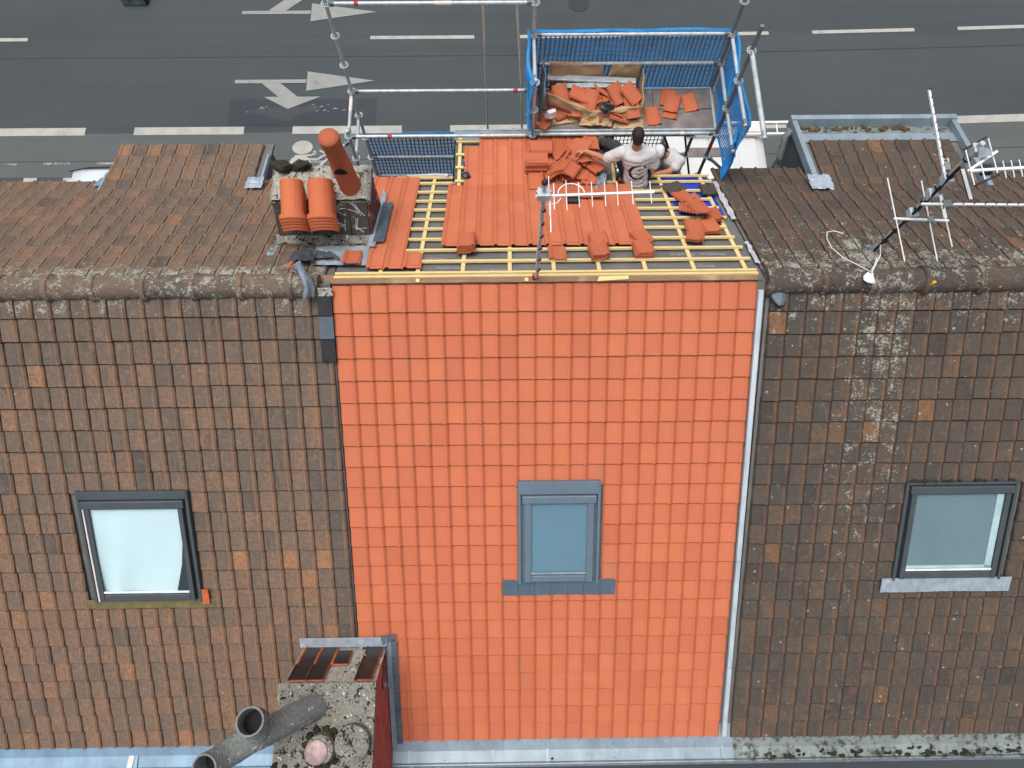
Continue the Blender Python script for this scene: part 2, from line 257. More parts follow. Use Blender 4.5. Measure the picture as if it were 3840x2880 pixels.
# ------------------------------------------------------------------ mesh helpers
class MB:
    def __init__(s): s.v = []; s.f = []; s.tc = []; s.roll = []; s.ax = []
    def add(s, vs, fs, M=None):
        o = len(s.v)
        s.v += [tuple(M @ Vector(p)) if M is not None else tuple(p) for p in vs]
        s.f += [tuple(i+o for i in f) for f in fs]; return s
    def box(s, x0, x1, y0, y1, z0, z1, M=None):
        vs = [(x, y, z) for z in (z0, z1) for y in (y0, y1) for x in (x0, x1)]
        return s.add(vs, [(0, 2, 3, 1), (4, 5, 7, 6), (0, 1, 5, 4), (2, 6, 7, 3), (0, 4, 6, 2), (1, 3, 7, 5)], M)
    def bar(s, a, b, w, h=None, up=(0, 0, 1)):
        a, b = Vector(a), Vector(b); h = h or w; d = b-a; L = d.length; d.normalize(); u = Vector(up); x = d.cross(u)
        if x.length < 1e-4: x = d.cross(Vector((0, 1, 0)))
        x.normalize(); u = x.cross(d); M = Matrix(((x.x, d.x, u.x, a.x), (x.y, d.y, u.y, a.y), (x.z, d.z, u.z, a.z), (0, 0, 0, 1)))
        return s.box(-w/2, w/2, 0, L, -h/2, h/2, M)
    def tube(s, pts, r, n=10, cap=True):
        P = [Vector(p) for p in pts]; rs = r if isinstance(r, (list, tuple)) else [r]*len(P); o = len(s.v); prev = None
        for i, p in enumerate(P):
            d = (P[min(i+1, len(P)-1)]-P[max(i-1, 0)]).normalized()
            if prev is None: x = d.cross(Vector((0, 0, 1)) if abs(d.z) < .9 else Vector((1, 0, 0))).normalized()
            else: x = (prev - d*prev.dot(d)).normalized()
            prev = x; y = d.cross(x)
            for k in range(n): a = 2*math.pi*k/n; s.v.append(tuple(p + (x*math.cos(a)+y*math.sin(a))*rs[i]))
        for i in range(len(P)-1):
            for k in range(n): s.f.append((o+i*n+k, o+i*n+(k+1) % n, o+(i+1)*n+(k+1) % n, o+(i+1)*n+k))
        if cap: s.f.append(tuple(o+k for k in range(n-1, -1, -1))); s.f.append(tuple(o+(len(P)-1)*n+k for k in range(n)))
        return s
    def prism(s, poly, x0, x1):      # polygon in (y, z) pushed along x
        n = len(poly); vs = [(x0, y, z) for y, z in poly]+[(x1, y, z) for y, z in poly]
        return s.add(vs, [tuple(range(n-1, -1, -1)), tuple(range(n, 2*n))]+[(i, (i+1) % n, n+(i+1) % n, n+i) for i in range(n)])
    def plate(s, poly, z0, z1, M=None):   # polygon in (x, y) pushed along z
        n = len(poly); vs = [(x, y, z0) for x, y in poly]+[(x, y, z1) for x, y in poly]
        return s.add(vs, [tuple(range(n-1, -1, -1)), tuple(range(n, 2*n))]+[(i, (i+1) % n, n+(i+1) % n, n+i) for i in range(n)], M)
    def grid(s, fn, nu, nv, M=None):
        vs = [fn(i/nu, j/nv) for j in range(nv+1) for i in range(nu+1)]
        return s.add(vs, [(j*(nu+1)+i, j*(nu+1)+i+1, (j+1)*(nu+1)+i+1, (j+1)*(nu+1)+i) for j in range(nv) for i in range(nu)], M)
    def ball(s, c, r, n=12, m=8, M=None):
        rx, ry, rz = r if isinstance(r, (tuple, list)) else (r, r, r); vs = [(c[0], c[1], c[2]+rz)]
        for j in range(1, m):
            t = math.pi*j/m
            for i in range(n): a = 2*math.pi*i/n; vs.append((c[0]+rx*math.sin(t)*math.cos(a), c[1]+ry*math.sin(t)*math.sin(a), c[2]+rz*math.cos(t)))
        vs.append((c[0], c[1], c[2]-rz)); fs = [(0, 1+i, 1+(i+1) % n) for i in range(n)]
        for j in range(m-2):
            for i in range(n): fs.append((1+j*n+i, 1+(j+1)*n+i, 1+(j+1)*n+(i+1) % n, 1+j*n+(i+1) % n))
        b = 1+(m-2)*n; fs += [(b+(i+1) % n, b+i, len(vs)-1) for i in range(n)]
        return s.add(vs, fs, M)
    def mesh(s, name, smooth=False, ang=35):
        me = bpy.data.meshes.new(name); me.from_pydata(s.v, [], s.f); me.update()
        if s.tc:
            a = me.attributes.new('tc', 'FLOAT_COLOR', 'POINT'); a.data.foreach_set('color', [c for t in s.tc for c in t])
        if s.roll:
            a = me.attributes.new('roll', 'FLOAT', 'POINT'); a.data.foreach_set('value', s.roll)
        if s.ax:
            a = me.attributes.new('ax', 'FLOAT', 'POINT'); a.data.foreach_set('value', s.ax)
        if smooth: me.shade_smooth(); me.set_sharp_from_angle(angle=R_(ang))
        return me
    def build(s, name, mat, parent=None, smooth=False, bevel=0, ang=35):
        return link(name, s.mesh(name, smooth, ang), mat, parent, bevel)
def link(name, me, mat, parent=None, bevel=0):
    if mat is not None and not me.materials: me.materials.append(MT[mat] if isinstance(mat, str) else mat)
    o = bpy.data.objects.new(name, me); COL.objects.link(o); setpar(o, parent)
    if bevel:
        b = o.modifiers.new('bevel', 'BEVEL'); b.width = bevel; b.segments = 2; b.limit_method = 'ANGLE'
    return o
def setpar(o, parent):
    if parent is None: return
    o.parent = parent
    if parent.parent is None and parent.type == 'EMPTY': o.matrix_parent_inverse = Matrix.Translation(-parent.location)
def tag(o, label=None, cat=None, group=None, kind=None):
    for k, v in (('label', label), ('category', cat), ('group', group), ('kind', kind)):
        if v: o[k] = v
    return o
def thing(name, loc, label, cat, group=None):
    o = bpy.data.objects.new(name, None); COL.objects.link(o); o.location = loc; o.empty_display_size = .1
    return tag(o, label, cat, group)
def basis(ex, ey, ez, o): return Matrix(((ex[0], ey[0], ez[0], o[0]), (ex[1], ey[1], ez[1], o[1]), (ex[2], ey[2], ez[2], o[2]), (0, 0, 0, 1)))

def baked(o):           # mesh of an object with its modifiers, worked out in a scratch scene
    ts = bpy.data.scenes.new('scratch'); ts.collection.objects.link(o); vl = ts.view_layers[0]; vl.update()
    me = bpy.data.meshes.new_from_object(o.evaluated_get(vl.depsgraph)); bpy.data.objects.remove(o); bpy.data.scenes.remove(ts); return me

# ------------------------------------------------------------------ roof planes: u along the ridge, v down the slope, n out of it
TF, TB = R_(34.04), R_(32)
def front(u, v, n=0): return Vector((u, -v*math.cos(TF)-n*math.sin(TF), -v*math.sin(TF)+n*math.cos(TF)))
def back(u, v, n=0): return Vector((u, v*math.cos(TB)+n*math.sin(TB), -v*math.sin(TB)+n*math.cos(TB)))
ORD = ('first', 'second', 'third', 'fourth', 'fifth', 'sixth', 'seventh', 'eighth', 'ninth')
class Plane:            # a roof plane falling towards the street (+y) or the yard (-y)
    def __init__(s, y0, z0, th, sgn): s.y0, s.z0, s.th, s.s = y0, z0, th, sgn
    def p(s, u, v, n=0): return Vector((u, s.y0+s.s*(v*math.cos(s.th)+n*math.sin(s.th)), s.z0-v*math.sin(s.th)+n*math.cos(s.th)))
    def M(s, u, v, n=0):     # local x across the tile, y up the slope, z out of the roof
        c, si = math.cos(s.th), math.sin(s.th)
        return basis((-s.s, 0, 0), (0, -s.s*c, si), (0, s.s*si, c), s.p(u, v, n))
    def T(s, u, v, n=0):     # x to the right, y away from the yard
        c, si = math.cos(s.th), math.sin(s.th)
        return basis((1, 0, 0), (0, c, -s.s*si), (0, s.s*si, c), s.p(u, v, n))
PF = Plane(0, 0, TF, -1); PB = Plane(0, 0, TB, 1)
ROW = .2568; CW = .2
def kink(y, phi): return Plane(y, -math.tan(TB)*y, R_(phi), 1)
DL, DN, DR = kink(2.05, 17), kink(1.95, 11.5), kink(2.0, 15.5)

# interlocking clay tile: nose at y = 0, head at y = L, roll on the right
PROFILE = [(0, -.010, 0), (.013, -.010, 0), (.0175, .001, .1), (.142, 0, 0), (.153, .005, .5), (.163, .018, 1), (.178, .0215, 1), (.195, .009, 1), (.2035, -.001, .8)]
TL = ROW+.034
def tile_mesh(b, M=None, tc=None, width=CW, full=True):
    n = len(PROFILE); vs = []; hh = lambda y: .035-.023*y/TL
    bands = [(0, hh(0)), (ROW-.019, hh(ROW-.019)), (ROW-.016, hh(ROW)-.008), (TL, hh(TL)-.008)] if not full else [(0, .020), (.08, .020), (.20, .020), (TL, .020)]
    for yy, h in bands: vs += [(x, yy, h+z) for x, z, r in PROFILE]
    vs += [(x, .002, bands[0][1]+z-.016) for x, z, r in PROFILE]
    fs = [(j*n+i, j*n+i+1, (j+1)*n+i+1, (j+1)*n+i) for j in range(3) for i in range(n-1)]
    fs += [(4*n+i, 4*n+i+1, i+1, i) for i in range(n-1)]
    if full:
        vs += [(x, TL, bands[0][1]+z-.016) for x, z, r in PROFILE]
        fs += [(3*n+i, 3*n+i+1, 5*n+i+1, 5*n+i) for i in range(n-1)]+[(5*n+i, 5*n+i+1, 4*n+i+1, 4*n+i) for i in range(n-1)]
        fs += [(5*n-1, 6*n-1, 4*n-1, 3*n-1, 2*n-1, n-1), (0, n, 2*n, 3*n, 5*n, 4*n)]
    else: fs += [(5*n-1, 4*n-1, 3*n-1, 2*n-1, n-1), (0, n, 2*n, 3*n, 4*n)]
    b.add(vs, fs, M); k = len(vs)//n
    b.roll += [r for _ in range(k) for x, z, r in PROFILE]; b.ax += [x/.2035 if _ not in (2, 3) or full else 1.0 for _ in range(k) for x, z, r in PROFILE]
    if tc: b.tc += [tc]*len(vs)
def one_tile(name, mat, full=False):
    b = MB(); tile_mesh(b, full=full); me = b.mesh(name, True, 40); me.materials.append(MT[mat]); return me
TILE = {'new': one_tile('new_tile_shape', 'new_o'), 'oldl': one_tile('old_tile_shape', 'oldl_o'), 'oldr': one_tile('old_tile_shape', 'oldr_o'), 'loose': one_tile('loose_tile_shape', 'loose_o', True), 'loose_old': one_tile('loose_old_tile_shape', 'oldr_o', True)}
class Roof:
    def __init__(s, kind): s.kind = kind; s.t = []
    def tone(s):
        r = min(1, max(0, random.gauss(.5, .15 if s.kind == 'new' else .2)))
        return (r, random.random(), random.random(), 1)
    def field(s, pl, u0, ncol, v0, nrow, skip=None, jit=1, tone=None, lift=0):
        for k in range(nrow):
            rj = random.uniform(-.0025, .0025)
            for c in range(ncol):
                u = u0+c*CW; v = v0+(k+1)*ROW
                if skip and skip(u+CW/2, v-ROW/2): continue
                uu = u if pl.s < 0 else u+CW
                j = jit*(1 if s.kind == 'new' else 1.8)
                M = pl.M(uu+random.uniform(-.0012, .0012)*j, v+rj+random.uniform(-.003, .003)*j, lift) @ Matrix.Rotation(random.uniform(-.006, .006)*j, 4, 'Z') @ Matrix.Rotation(random.uniform(-.009, .009)*j, 4, 'Y') @ Matrix.Rotation(random.uniform(-.007, .007)*j, 4, 'X')
                s.t.append((M, tone(u, v) if tone else s.tone(), pl))
    def build(s, parent, limit=300):
        def size(e):
            c = e[0] @ Vector((.1, .13, .03)); d = c-CAM; z = d.dot(CF)
            if z < .1: return 0
            x, y = d.dot(CR)/z*2660/1920, d.dot(CU)/z*2660/1440
            nrm = Vector((0, e[2].s*math.sin(e[2].th), math.cos(e[2].th)))
            a = max(0, -d.normalized().dot(nrm))/d.length_squared
            return a if abs(x) < .98 and abs(y) < .98 else a*.01
        L = sorted(s.t, key=size, reverse=True)
        for M, tc, pl in L[:limit]:
            o = bpy.data.objects.new('tile', TILE[s.kind]); COL.objects.link(o); o.parent = parent; o.matrix_basis = M; o.color = tc
        if L[limit:]:
            b = MB()
            for M, tc, pl in L[limit:]: tile_mesh(b, M, tc, full=False)
            tag(b.build('roof_tiles', s.kind+'_s', parent, True, 0, 40), kind='stuff')

# ------------------------------------------------------------------ the street
def bend(x): return .001*max(0, x-1)**2
g = tag(MB().grid(lambda i, j: (-300+600*i, -300+600*j, GZ), 4, 4).build('road', 'asphalt'), kind='structure')
def strip(name, mat, x0, x1, y0, y1, lift, n=1, parent=g):
    b = MB(); b.grid(lambda i, j: (x0+(x1-x0)*i, y0+(y1-y0)*j+bend(x0+(x1-x0)*i), GZ+lift), max(n, int((x1-x0)/1.5)+1), 1); return b.build(name, mat, parent)
strip('bicycle_lane', 'asphalt_light', -60, 60, 7.9, 9.28, .004)
for i in range(-9, 12): strip('lane_dash', 'paint', -8.24+4.33*i, -5.24+4.33*i, 9.22, 9.47, .012)
for i in [k for k in range(-9, 12) if k not in (-1, -2)]: strip('centre_dash', 'paint', -1.93+4.28*i+.0, 1.07+4.28*i, 12.46, 12.58, .008)
strip('asphalt_joint', 'bitumen', -60, 60, 11.84, 11.87, .004); strip('asphalt_joint', 'bitumen', -60, 60, 8.38, 8.40, .008)
strip('asphalt_patch', 'asphalt_dark', -5.72, -1.64, 9.47, 10.39, .004)
for i in range(-3, 6): strip('faded_dash', 'paint_faint', -9.75+1.42*i-.75, -9.05+1.42*i-.75, 8.28, 8.36, .012)
for i in range(-2, 4): strip('parking_mark', 'paint', -10.55+1.05*i-.4, -10.2+1.05*i-.4, 7.76, 7.88, .012)
def arrow(y, sgn, dx=0):
    b = MB(); P = lambda pts: b.plate([(x+dx, yy) for x, yy in pts], GZ+.010, GZ+.013)
    P([(-5.66, y-.06), (-3.66, y-.06), (-3.66, y+.06), (-5.66, y+.06)]); P([(-3.64, y-.335), (-1.73, y), (-3.64, y+.335)])
    P([(-4.91, y-sgn*.055), (-4.39, y-sgn*.055), (-3.86, y-sgn*.53), (-4.40, y-sgn*.53)][::int(sgn)]); P([(-4.80, y-sgn*.53), (-3.21, y-sgn*.53), (-4.10, y-sgn*.94)][::int(sgn)])
    b.build('turn_arrow', 'paint_grey', g)
arrow(10.99, 1); arrow(13.46, -1, -.06)
def worn(poly, amp, lift, mat, n=8):
    P = []
    for (x0, y0), (x1, y1) in zip(poly, poly[1:]+poly[:1]):
        for k in range(n): t = k/n; x, y = x0+(x1-x0)*t, y0+(y1-y0)*t; P.append((x+amp*noise.noise((x*9, y*9, 1)), y+amp*noise.noise((x*9, y*9, 7))))
    b = MB(); b.plate(P, GZ+lift, GZ+lift+.001); b.build('worn_patch', mat, g)
worn([(-5.2, 9.98), (-4.75, 10.12), (-3.3, 10.15), (-3.15, 10.02), (-3.7, 9.90), (-4.02, 9.62), (-4.5, 9.76)], .10, .0055, 'asphalt')
for k in range(16): x = random.uniform(-3.5, -2.4) if k < 10 else random.uniform(-5.3, -4.6); y = 10.05+random.uniform(-.12, .16); worn([(x, y), (x+random.uniform(.05, .16), y+.02), (x+.08, y+.05)], .03, .0075, 'paint_grey', 3)
b = MB()                                       # bicycle pictogram
def ring(cx, cy, rx, ry): b.plate([(cx+rx*math.cos(a*math.pi/12), cy+ry*math.sin(a*math.pi/12)) for a in range(24)], GZ+.010, GZ+.0125)
ring(-3.59, 8.78, .28, .22); ring(-3.62, 8.32, .28, .20)
def stroke(pts, w):
    for a, c in zip(pts, pts[1:]): b.bar((a[0], a[1], GZ+.0115), (c[0], c[1], GZ+.0115), w, .003)
stroke([(-3.78, 8.50), (-3.35, 8.53), (-3.2, 8.60), (-3.28, 8.66)], .06); stroke([(-3.4, 8.40), (-3.15, 8.40), (-3.0, 8.52), (-2.8, 8.55)], .06); stroke([(-3.12, 8.68), (-2.88, 8.54)], .05)
b.build('bicycle_marking', 'paint', g)
b = MB(); b.tube([(4.15, 13.72, GZ+.001), (4.15, 13.72, GZ+.012)], .3, 24); mh = b.build('manhole_cover', 'bitumen', g)
pv = tag(MB().box(-60, 60, 2.35, 5.6, GZ, GZ+.13).build('pavement', 'concrete_kerb'), kind='structure'); MB().box(-60, 60, 5.6, 5.75, GZ, GZ+.15).build('kerb', 'concrete_kerb', pv)

# ------------------------------------------------------------------ houses
EV = 5.92                                     # eaves distance down the front slope
def house(name, x0, x1, label):
    h = thing(name, ((x0+x1)/2, -1.2, GZ), label, 'house', 'terraced houses')
    e = front(0, EV-.05); w = MB()
    w.prism([(e.y+.02, GZ), (2.28, GZ), (2.28, -1.50), (0, -.075), (e.y+.02, e.z-.06)], x0, x1); w.build('wall', 'brick', h)
    r = MB()
    for f, L in ((front, EV-.12), (back, 2.66)):
        r.add([f(x, v, n) for n in (-.045, -.012) for v in (0, L) for x in (x0, x1)], [(0, 2, 3, 1), (4, 5, 7, 6), (0, 1, 5, 4), (2, 6, 7, 3), (0, 4, 6, 2), (1, 3, 7, 5)])
    roof = r.build('roof', 'underlay', h)
    return h, roof
HL, RL = house('terraced_house', -7.4, -.02, 'terraced house with old brown tiled roof on the left')
HN, RN = house('terraced_house', 0.0, 4.70, 'middle terraced house with new orange tiles and open street side roof')
HR, RR = house('terraced_house', 4.72, 10.9, 'terraced house with dark lichened tiled roof on the right')
def dormer(h, x0, x1, pl, v1, mat='slate_cheek', side=.0):
    k = pl.y0; a = pl.p(0, v1)
    b = MB(); b.prism([(k-.05, -math.tan(TB)*k-.12), (a.y-.08, a.z-.06-.0), (a.y-.08, -4.3), (k-.05, -4.3)][::-1], x0+.05, x1-.05); d = b.build('dormer', mat, h)
    b = MB(); b.add([pl.p(x, v, n) for n in (-.05, -.01) for v in (-.05, v1) for x in (x0, x1)], [(0, 2, 3, 1), (4, 5, 7, 6), (0, 1, 5, 4), (2, 6, 7, 3), (0, 4, 6, 2), (1, 3, 7, 5)]); b.build('dormer_roof', 'underlay', d)
    return d
dl = dormer(HL, -3.5, -1.38, DL, .98); dn = dormer(HN, 1.2, 3.4, DN, 1.0); dr = dormer(HR, 6.02, 8.36, DR, 1.22)

VF0 = .05; SKY = {'n': (1.99, 2.96, 2.30, 3.64), 'l': (-3.13, -1.84, 2.36, 3.82), 'r': (6.54, 7.86, 2.37, 3.66)}
rl, rn, rr = Roof('oldl'), Roof('new'), Roof('oldr')
def insky(k, grow=.0): x0, x1, v0, v1 = SKY[k]; return lambda u, v: x0-grow < u < x1+grow and v0-grow < v < v1+grow
def chim_front(u, v): return -.66 < u < .34 and v > 4.42
sl, sn, sr = insky('l', .03), insky('n', .03), insky('r', .03)
rn.field(PF, .0, 23, VF0, 23, lambda u, v: sn(u, v) or chim_front(u, v))
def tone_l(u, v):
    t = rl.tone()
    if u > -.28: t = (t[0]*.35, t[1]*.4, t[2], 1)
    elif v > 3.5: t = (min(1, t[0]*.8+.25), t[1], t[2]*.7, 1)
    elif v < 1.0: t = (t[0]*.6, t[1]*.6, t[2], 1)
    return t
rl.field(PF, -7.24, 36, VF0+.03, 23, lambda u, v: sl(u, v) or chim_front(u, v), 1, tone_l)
def tone_r(u, v):
    t = rr.tone()
    if u < 4.9 and .35 < v < .7: return (1, 1, .2, 1)
    if u < 5.15: t = (min(1, t[0]*.75+.35) if v > 2.4 and random.random() < .7 else t[0]*.7, t[1], t[2], 1)
    return t
rr.field(PF, 4.755, 30, VF0+.03, 23, sr, 1, tone_r)
# street slopes
def uchim(u, v): return -.78 < u < .36 and .72 < v < 1.85
VB0 = .055
rl.field(PB, -7.3, 36, VB0, 10, lambda u, v: uchim(u, v) or (-3.45 < u < -1.42 and v > 2.35))
rl.field(DL, -3.5, 10, -.10, 4); 
rr.field(PB, 4.755, 30, VB0, 11, lambda u, v: 6.1 < u < 8.3 and v > 2.30)
rr.field(DR, 6.18, 10, -.12, 4)
NV = .70                                       # head line of the newly laid tiles on the street side is near v = .90
for c in range(12):
    u = 1.141+c*.2; n = 5 if c == 0 else 6
    rn.field(PB, u, 1, .745, 6, lift=.052)
    if c == 1: rn.field(DN, u, 1, -.03, 3, lift=.052)
    elif 2 <= c <= 9: rn.field(DN, u, 1, -.03, 4, lift=.052)
for c, (v0, n) in enumerate(((1.79, 3), (.25, 9), (.25, 9))): rn.field(PB, .135+c*.205, 1, v0, n, lift=.052)
rn.field(PB, .745, 1, .25, 1, lift=.052)
rl.build(RL); rn.build(RN); rr.build(RR)

# ridge tiles on the two old roofs
def ridge_piece(b, x0, x1, r0=.128, r1=.122, collar=True, y=0, z=-.005):
    N = 14
    def prof(x, r, t=.0): return [(x, y+r*math.cos(a*math.pi/N)*1.05, z-.035+r*math.sin(a*math.pi/N)*1.0) for a in range(-1, N+2)]
    st = [(x0, r0), (x1, r1)]
    if collar: st = [(x0, r0+.012), (x0+.012, r0+.022), (x0+.055, r0+.022), (x0+.07, r0+.004), (x1, r1)]
    vs = []; n = N+3
    for x, r in st: vs += prof(x, r)
    o = len(b.v); b.add(vs, [(j*n+i, j*n+i+1, (j+1)*n+i+1, (j+1)*n+i) for j in range(len(st)-1) for i in range(n-1)]+[tuple(range(n))[::-1], tuple((len(st)-1)*n+i for i in range(n))])
    b.roll += [.8 if (collar and v[0] < x0+.07) else .12 for v in b.v[o:]]
XL = [-7.4+.52*i for i in range(8)]+[-3.58, -3.067, -2.576, -2.035, -1.504, -1.001, -.469]
for a, c in zip(XL, XL[1:]+[-.20]):
    b = MB(); ridge_piece(b, a, c+.06); b.ax = [.6]*len(b.v); b.tc = [(random.random()*.5, random.random()*.5, .5, 1)]*len(b.v); b.build('ridge_tile', 'oldl_s', RL, True)
XR = [4.70, 5.283, 5.80, 6.386, 6.988, 7.56, 8.1, 8.7, 9.25, 9.8, 10.35]
for a, c in zip(XR, XR[1:]+[10.9]):
    b = MB(); ridge_piece(b, a, c+.06, .135, .130); b.ax = [.6]*len(b.v); b.tc = [(random.random()*.6, random.random()*.4, .5, 1)]*len(b.v); b.build('ridge_tile', 'oldr_s', RR, True)
for f, x0, x1, m in ((front, -7.4, -.2, 'mortar'), (back, -7.4, -.2, 'mortar'), (front, 4.72, 10.9, 'mortar'), (back, 4.72, 10.9, 'mortar')):
    b = MB(); b.grid(lambda i, j: f(x0+(x1-x0)*i, .08+.055*j+.012*noise.noise((i*90, j, 3)), .052-.022*j+.006*noise.noise((i*60, j, 9))), 160, 2); b.build('ridge_mortar', m, RL if x0 < 0 else RR, True)

# ------------------------------------------------------------------ middle house: underlay, battens, trims
UN = MB(); UN.grid(lambda i, j: back(.0+4.66*i, .0+2.68*j, .004+.006*noise.noise((i*14, j*9, 1))), 60, 40); un = UN.build('underlay', 'underlay', HN, True)
def text_on(txt, pl, u, v, size, mat, parent, n=.014, rot=0):
    c = bpy.data.curves.new('print', 'FONT'); c.body = txt; c.size = size; o = bpy.data.objects.new('print', c); me = baked(o); bpy.data.curves.remove(c)
    me.materials.clear(); me.materials.append(MT[mat]); o = bpy.data.objects.new('printed_text', me); COL.objects.link(o); setpar(o, parent); o.matrix_basis = pl.T(u, v, n) @ Matrix.Rotation(rot, 4, 'Z'); return o
for u, v in ((.92, .47), (1.10, .27), (2.02, .42), (3.05, .42), (3.75, .52), (4.10, .52), (1.6, .21), (3.92, .26)): text_on('multivap', PB, u, v, .085, 'print', un)
BV = [.055, .135, .374+.01, .631, .888, 1.142, 1.39, 1.643, 1.898, 2.16, 2.43, 2.62]
for i, v in enumerate(BV):
    b = MB(); r = lambda: random.uniform(-.012, .012); x1 = 4.62 if i < 3 else (4.60-.03*(i % 3)); x0 = .02 if i < 2 else (.36 if i < 4 else .42)
    if i >= 9: x1 = 4.66
    b.bar(back(x0, v+r(), .047), back(x1, v+r(), .047), .036, .027, (0, math.sin(TB), math.cos(TB))); b.build('batten', 'batten', un, False, .002)
for x in (.511, .92, 1.414, 1.931, 2.418, 2.917, 3.427, 3.964, 4.531):
    b = MB(); b.bar(back(x-.01, .02, .022), back(x+.012, 2.68, .022), .045, .022, (0, math.sin(TB), math.cos(TB))); b.build('counter_batten', 'batten', un, False, .002)
for v in (.13, .385, .63, .885):
    b = MB(); b.bar(DN.p(1.22, v, .045), DN.p(1.75, v, .045), .036, .027, (0, .2, 1)); b.build('batten', 'batten', un, False, .002)
b = MB(); b.bar(DN.p(1.27, -.1, .02), DN.p(1.27, .98, .02), .045, .022, (0, .2, 1)); b.build('counter_batten', 'batten', un)
b = MB(); b.bar(DN.p(3.35, .1, .02), DN.p(3.35, .98, .02), .045, .022, (0, .2, 1)); b.build('counter_batten', 'batten', un)
b = MB(); b.bar(front(.0, .03, .03)+Vector((0, .06, .0)), front(4.6, .03, .03)+Vector((0, .06, 0)), .06, .05); b.build('ridge_board', 'beam', HN)
for x in (.93, 2.1): MB().box(x-.02, x+.02, -.01, .03, .0, .05).build('wood_peg', 'batten', HN)
MB().plate([(0, 0), (.34, .02), (.34, .06), (.02, .055)], 0, .02, Matrix.Translation((2.86, -.02, .035))).build('wood_offcut', 'batten', HN)
# blue foil and white felt at the party line
b = MB(); b.grid(lambda i, j: back(3.95+.66*i+.12*(1-j)*(1-i), 1.50+1.16*j, .015+.014*noise.noise((i*5, j*7, 4))), 24, 30); b.build('blue_sheet', 'foil', un, True)
b = MB(); b.grid(lambda i, j: back(4.655+.075*i*(1+.7*noise.noise((j*5, 2, 9)))+.035*noise.noise((j*7, 2, 2)), 1.36+1.1*j, .035+.03*noise.noise((i*3, j*9, 7))), 6, 40); b.build('felt_strip', 'felt', un, True)
b = MB(); b.grid(lambda i, j: back(4.665+.05*i+.02*noise.noise((j*6, 4, 2)), .30+.5*j, .035+.02*noise.noise((i*3, j*9, 5))), 6, 24); b.build('felt_strip', 'felt', un, True)
b = MB(); b.grid(lambda i, j: DN.p(3.36+.04*i, .98*j, -.02), 1, 1); b.build('dormer_edge', 'beam', dn)
# zinc trims of the middle house
def zstrip(name, mat, pts, parent, th=.004, smooth=False):
    a, b_, c, d = pts; n = (Vector(b_)-Vector(a)).cross(Vector(d)-Vector(a)).normalized()*th; b = MB(); P = [Vector(p) for p in pts]; b.add([p for p in P]+[p+n for p in P], [(3, 2, 1, 0), (4, 5, 6, 7), (0, 1, 5, 4), (1, 2, 6, 5), (2, 3, 7, 6), (3, 0, 4, 7)]); return b.build(name, mat, parent, smooth)
b = MB()
for a, c in ((.10, 1.9), (1.88, 3.4), (3.38, 4.9), (4.88, EV+.02)):
    u = lambda v: 4.636+.028*v/EV
    b.add([front(u(v)+du, v, n) for v in (a, c) for du, n in ((-.03, .02), (-.026, .062), (.026, .064+.002*(a > 1)), (.03, .0))], [(0, 4, 5, 1), (1, 5, 6, 2), (2, 6, 7, 3), (0, 1, 2, 3), (7, 6, 5, 4)])
b.build('valley_trim', 'zinc_bright', HN)
zstrip('dormer_eave', 'zinc', (DN.p(1.18, 1.16, .0), DN.p(3.42, 1.16, .0), DN.p(3.42, .94, .012), DN.p(1.18, .94, .012)), dn)
MB().box(1.19, 3.42, DN.p(0, 1.16).y-.01, DN.p(0, 1.16).y+.012, -1.55, DN.p(0, 1.16).z+.012).build('dormer_fascia', 'zinc', dn)
b = MB(); b.add([back(1.19, 2.25, .05), DN.p(1.19, .98, .05), DN.p(1.19, .98, -.6), back(1.19, 2.25, -.5)], [(0, 1, 2, 3)]); b.build('dormer_cheek', 'anthracite', dn)
b = MB(); b.tube([back(.55, 2.66, .06), back(.95, 2.66, .07), back(1.12, 2.62, .07)], [.012, .022, .03], 10); b.build('felt_roll', 'felt', HN, True)

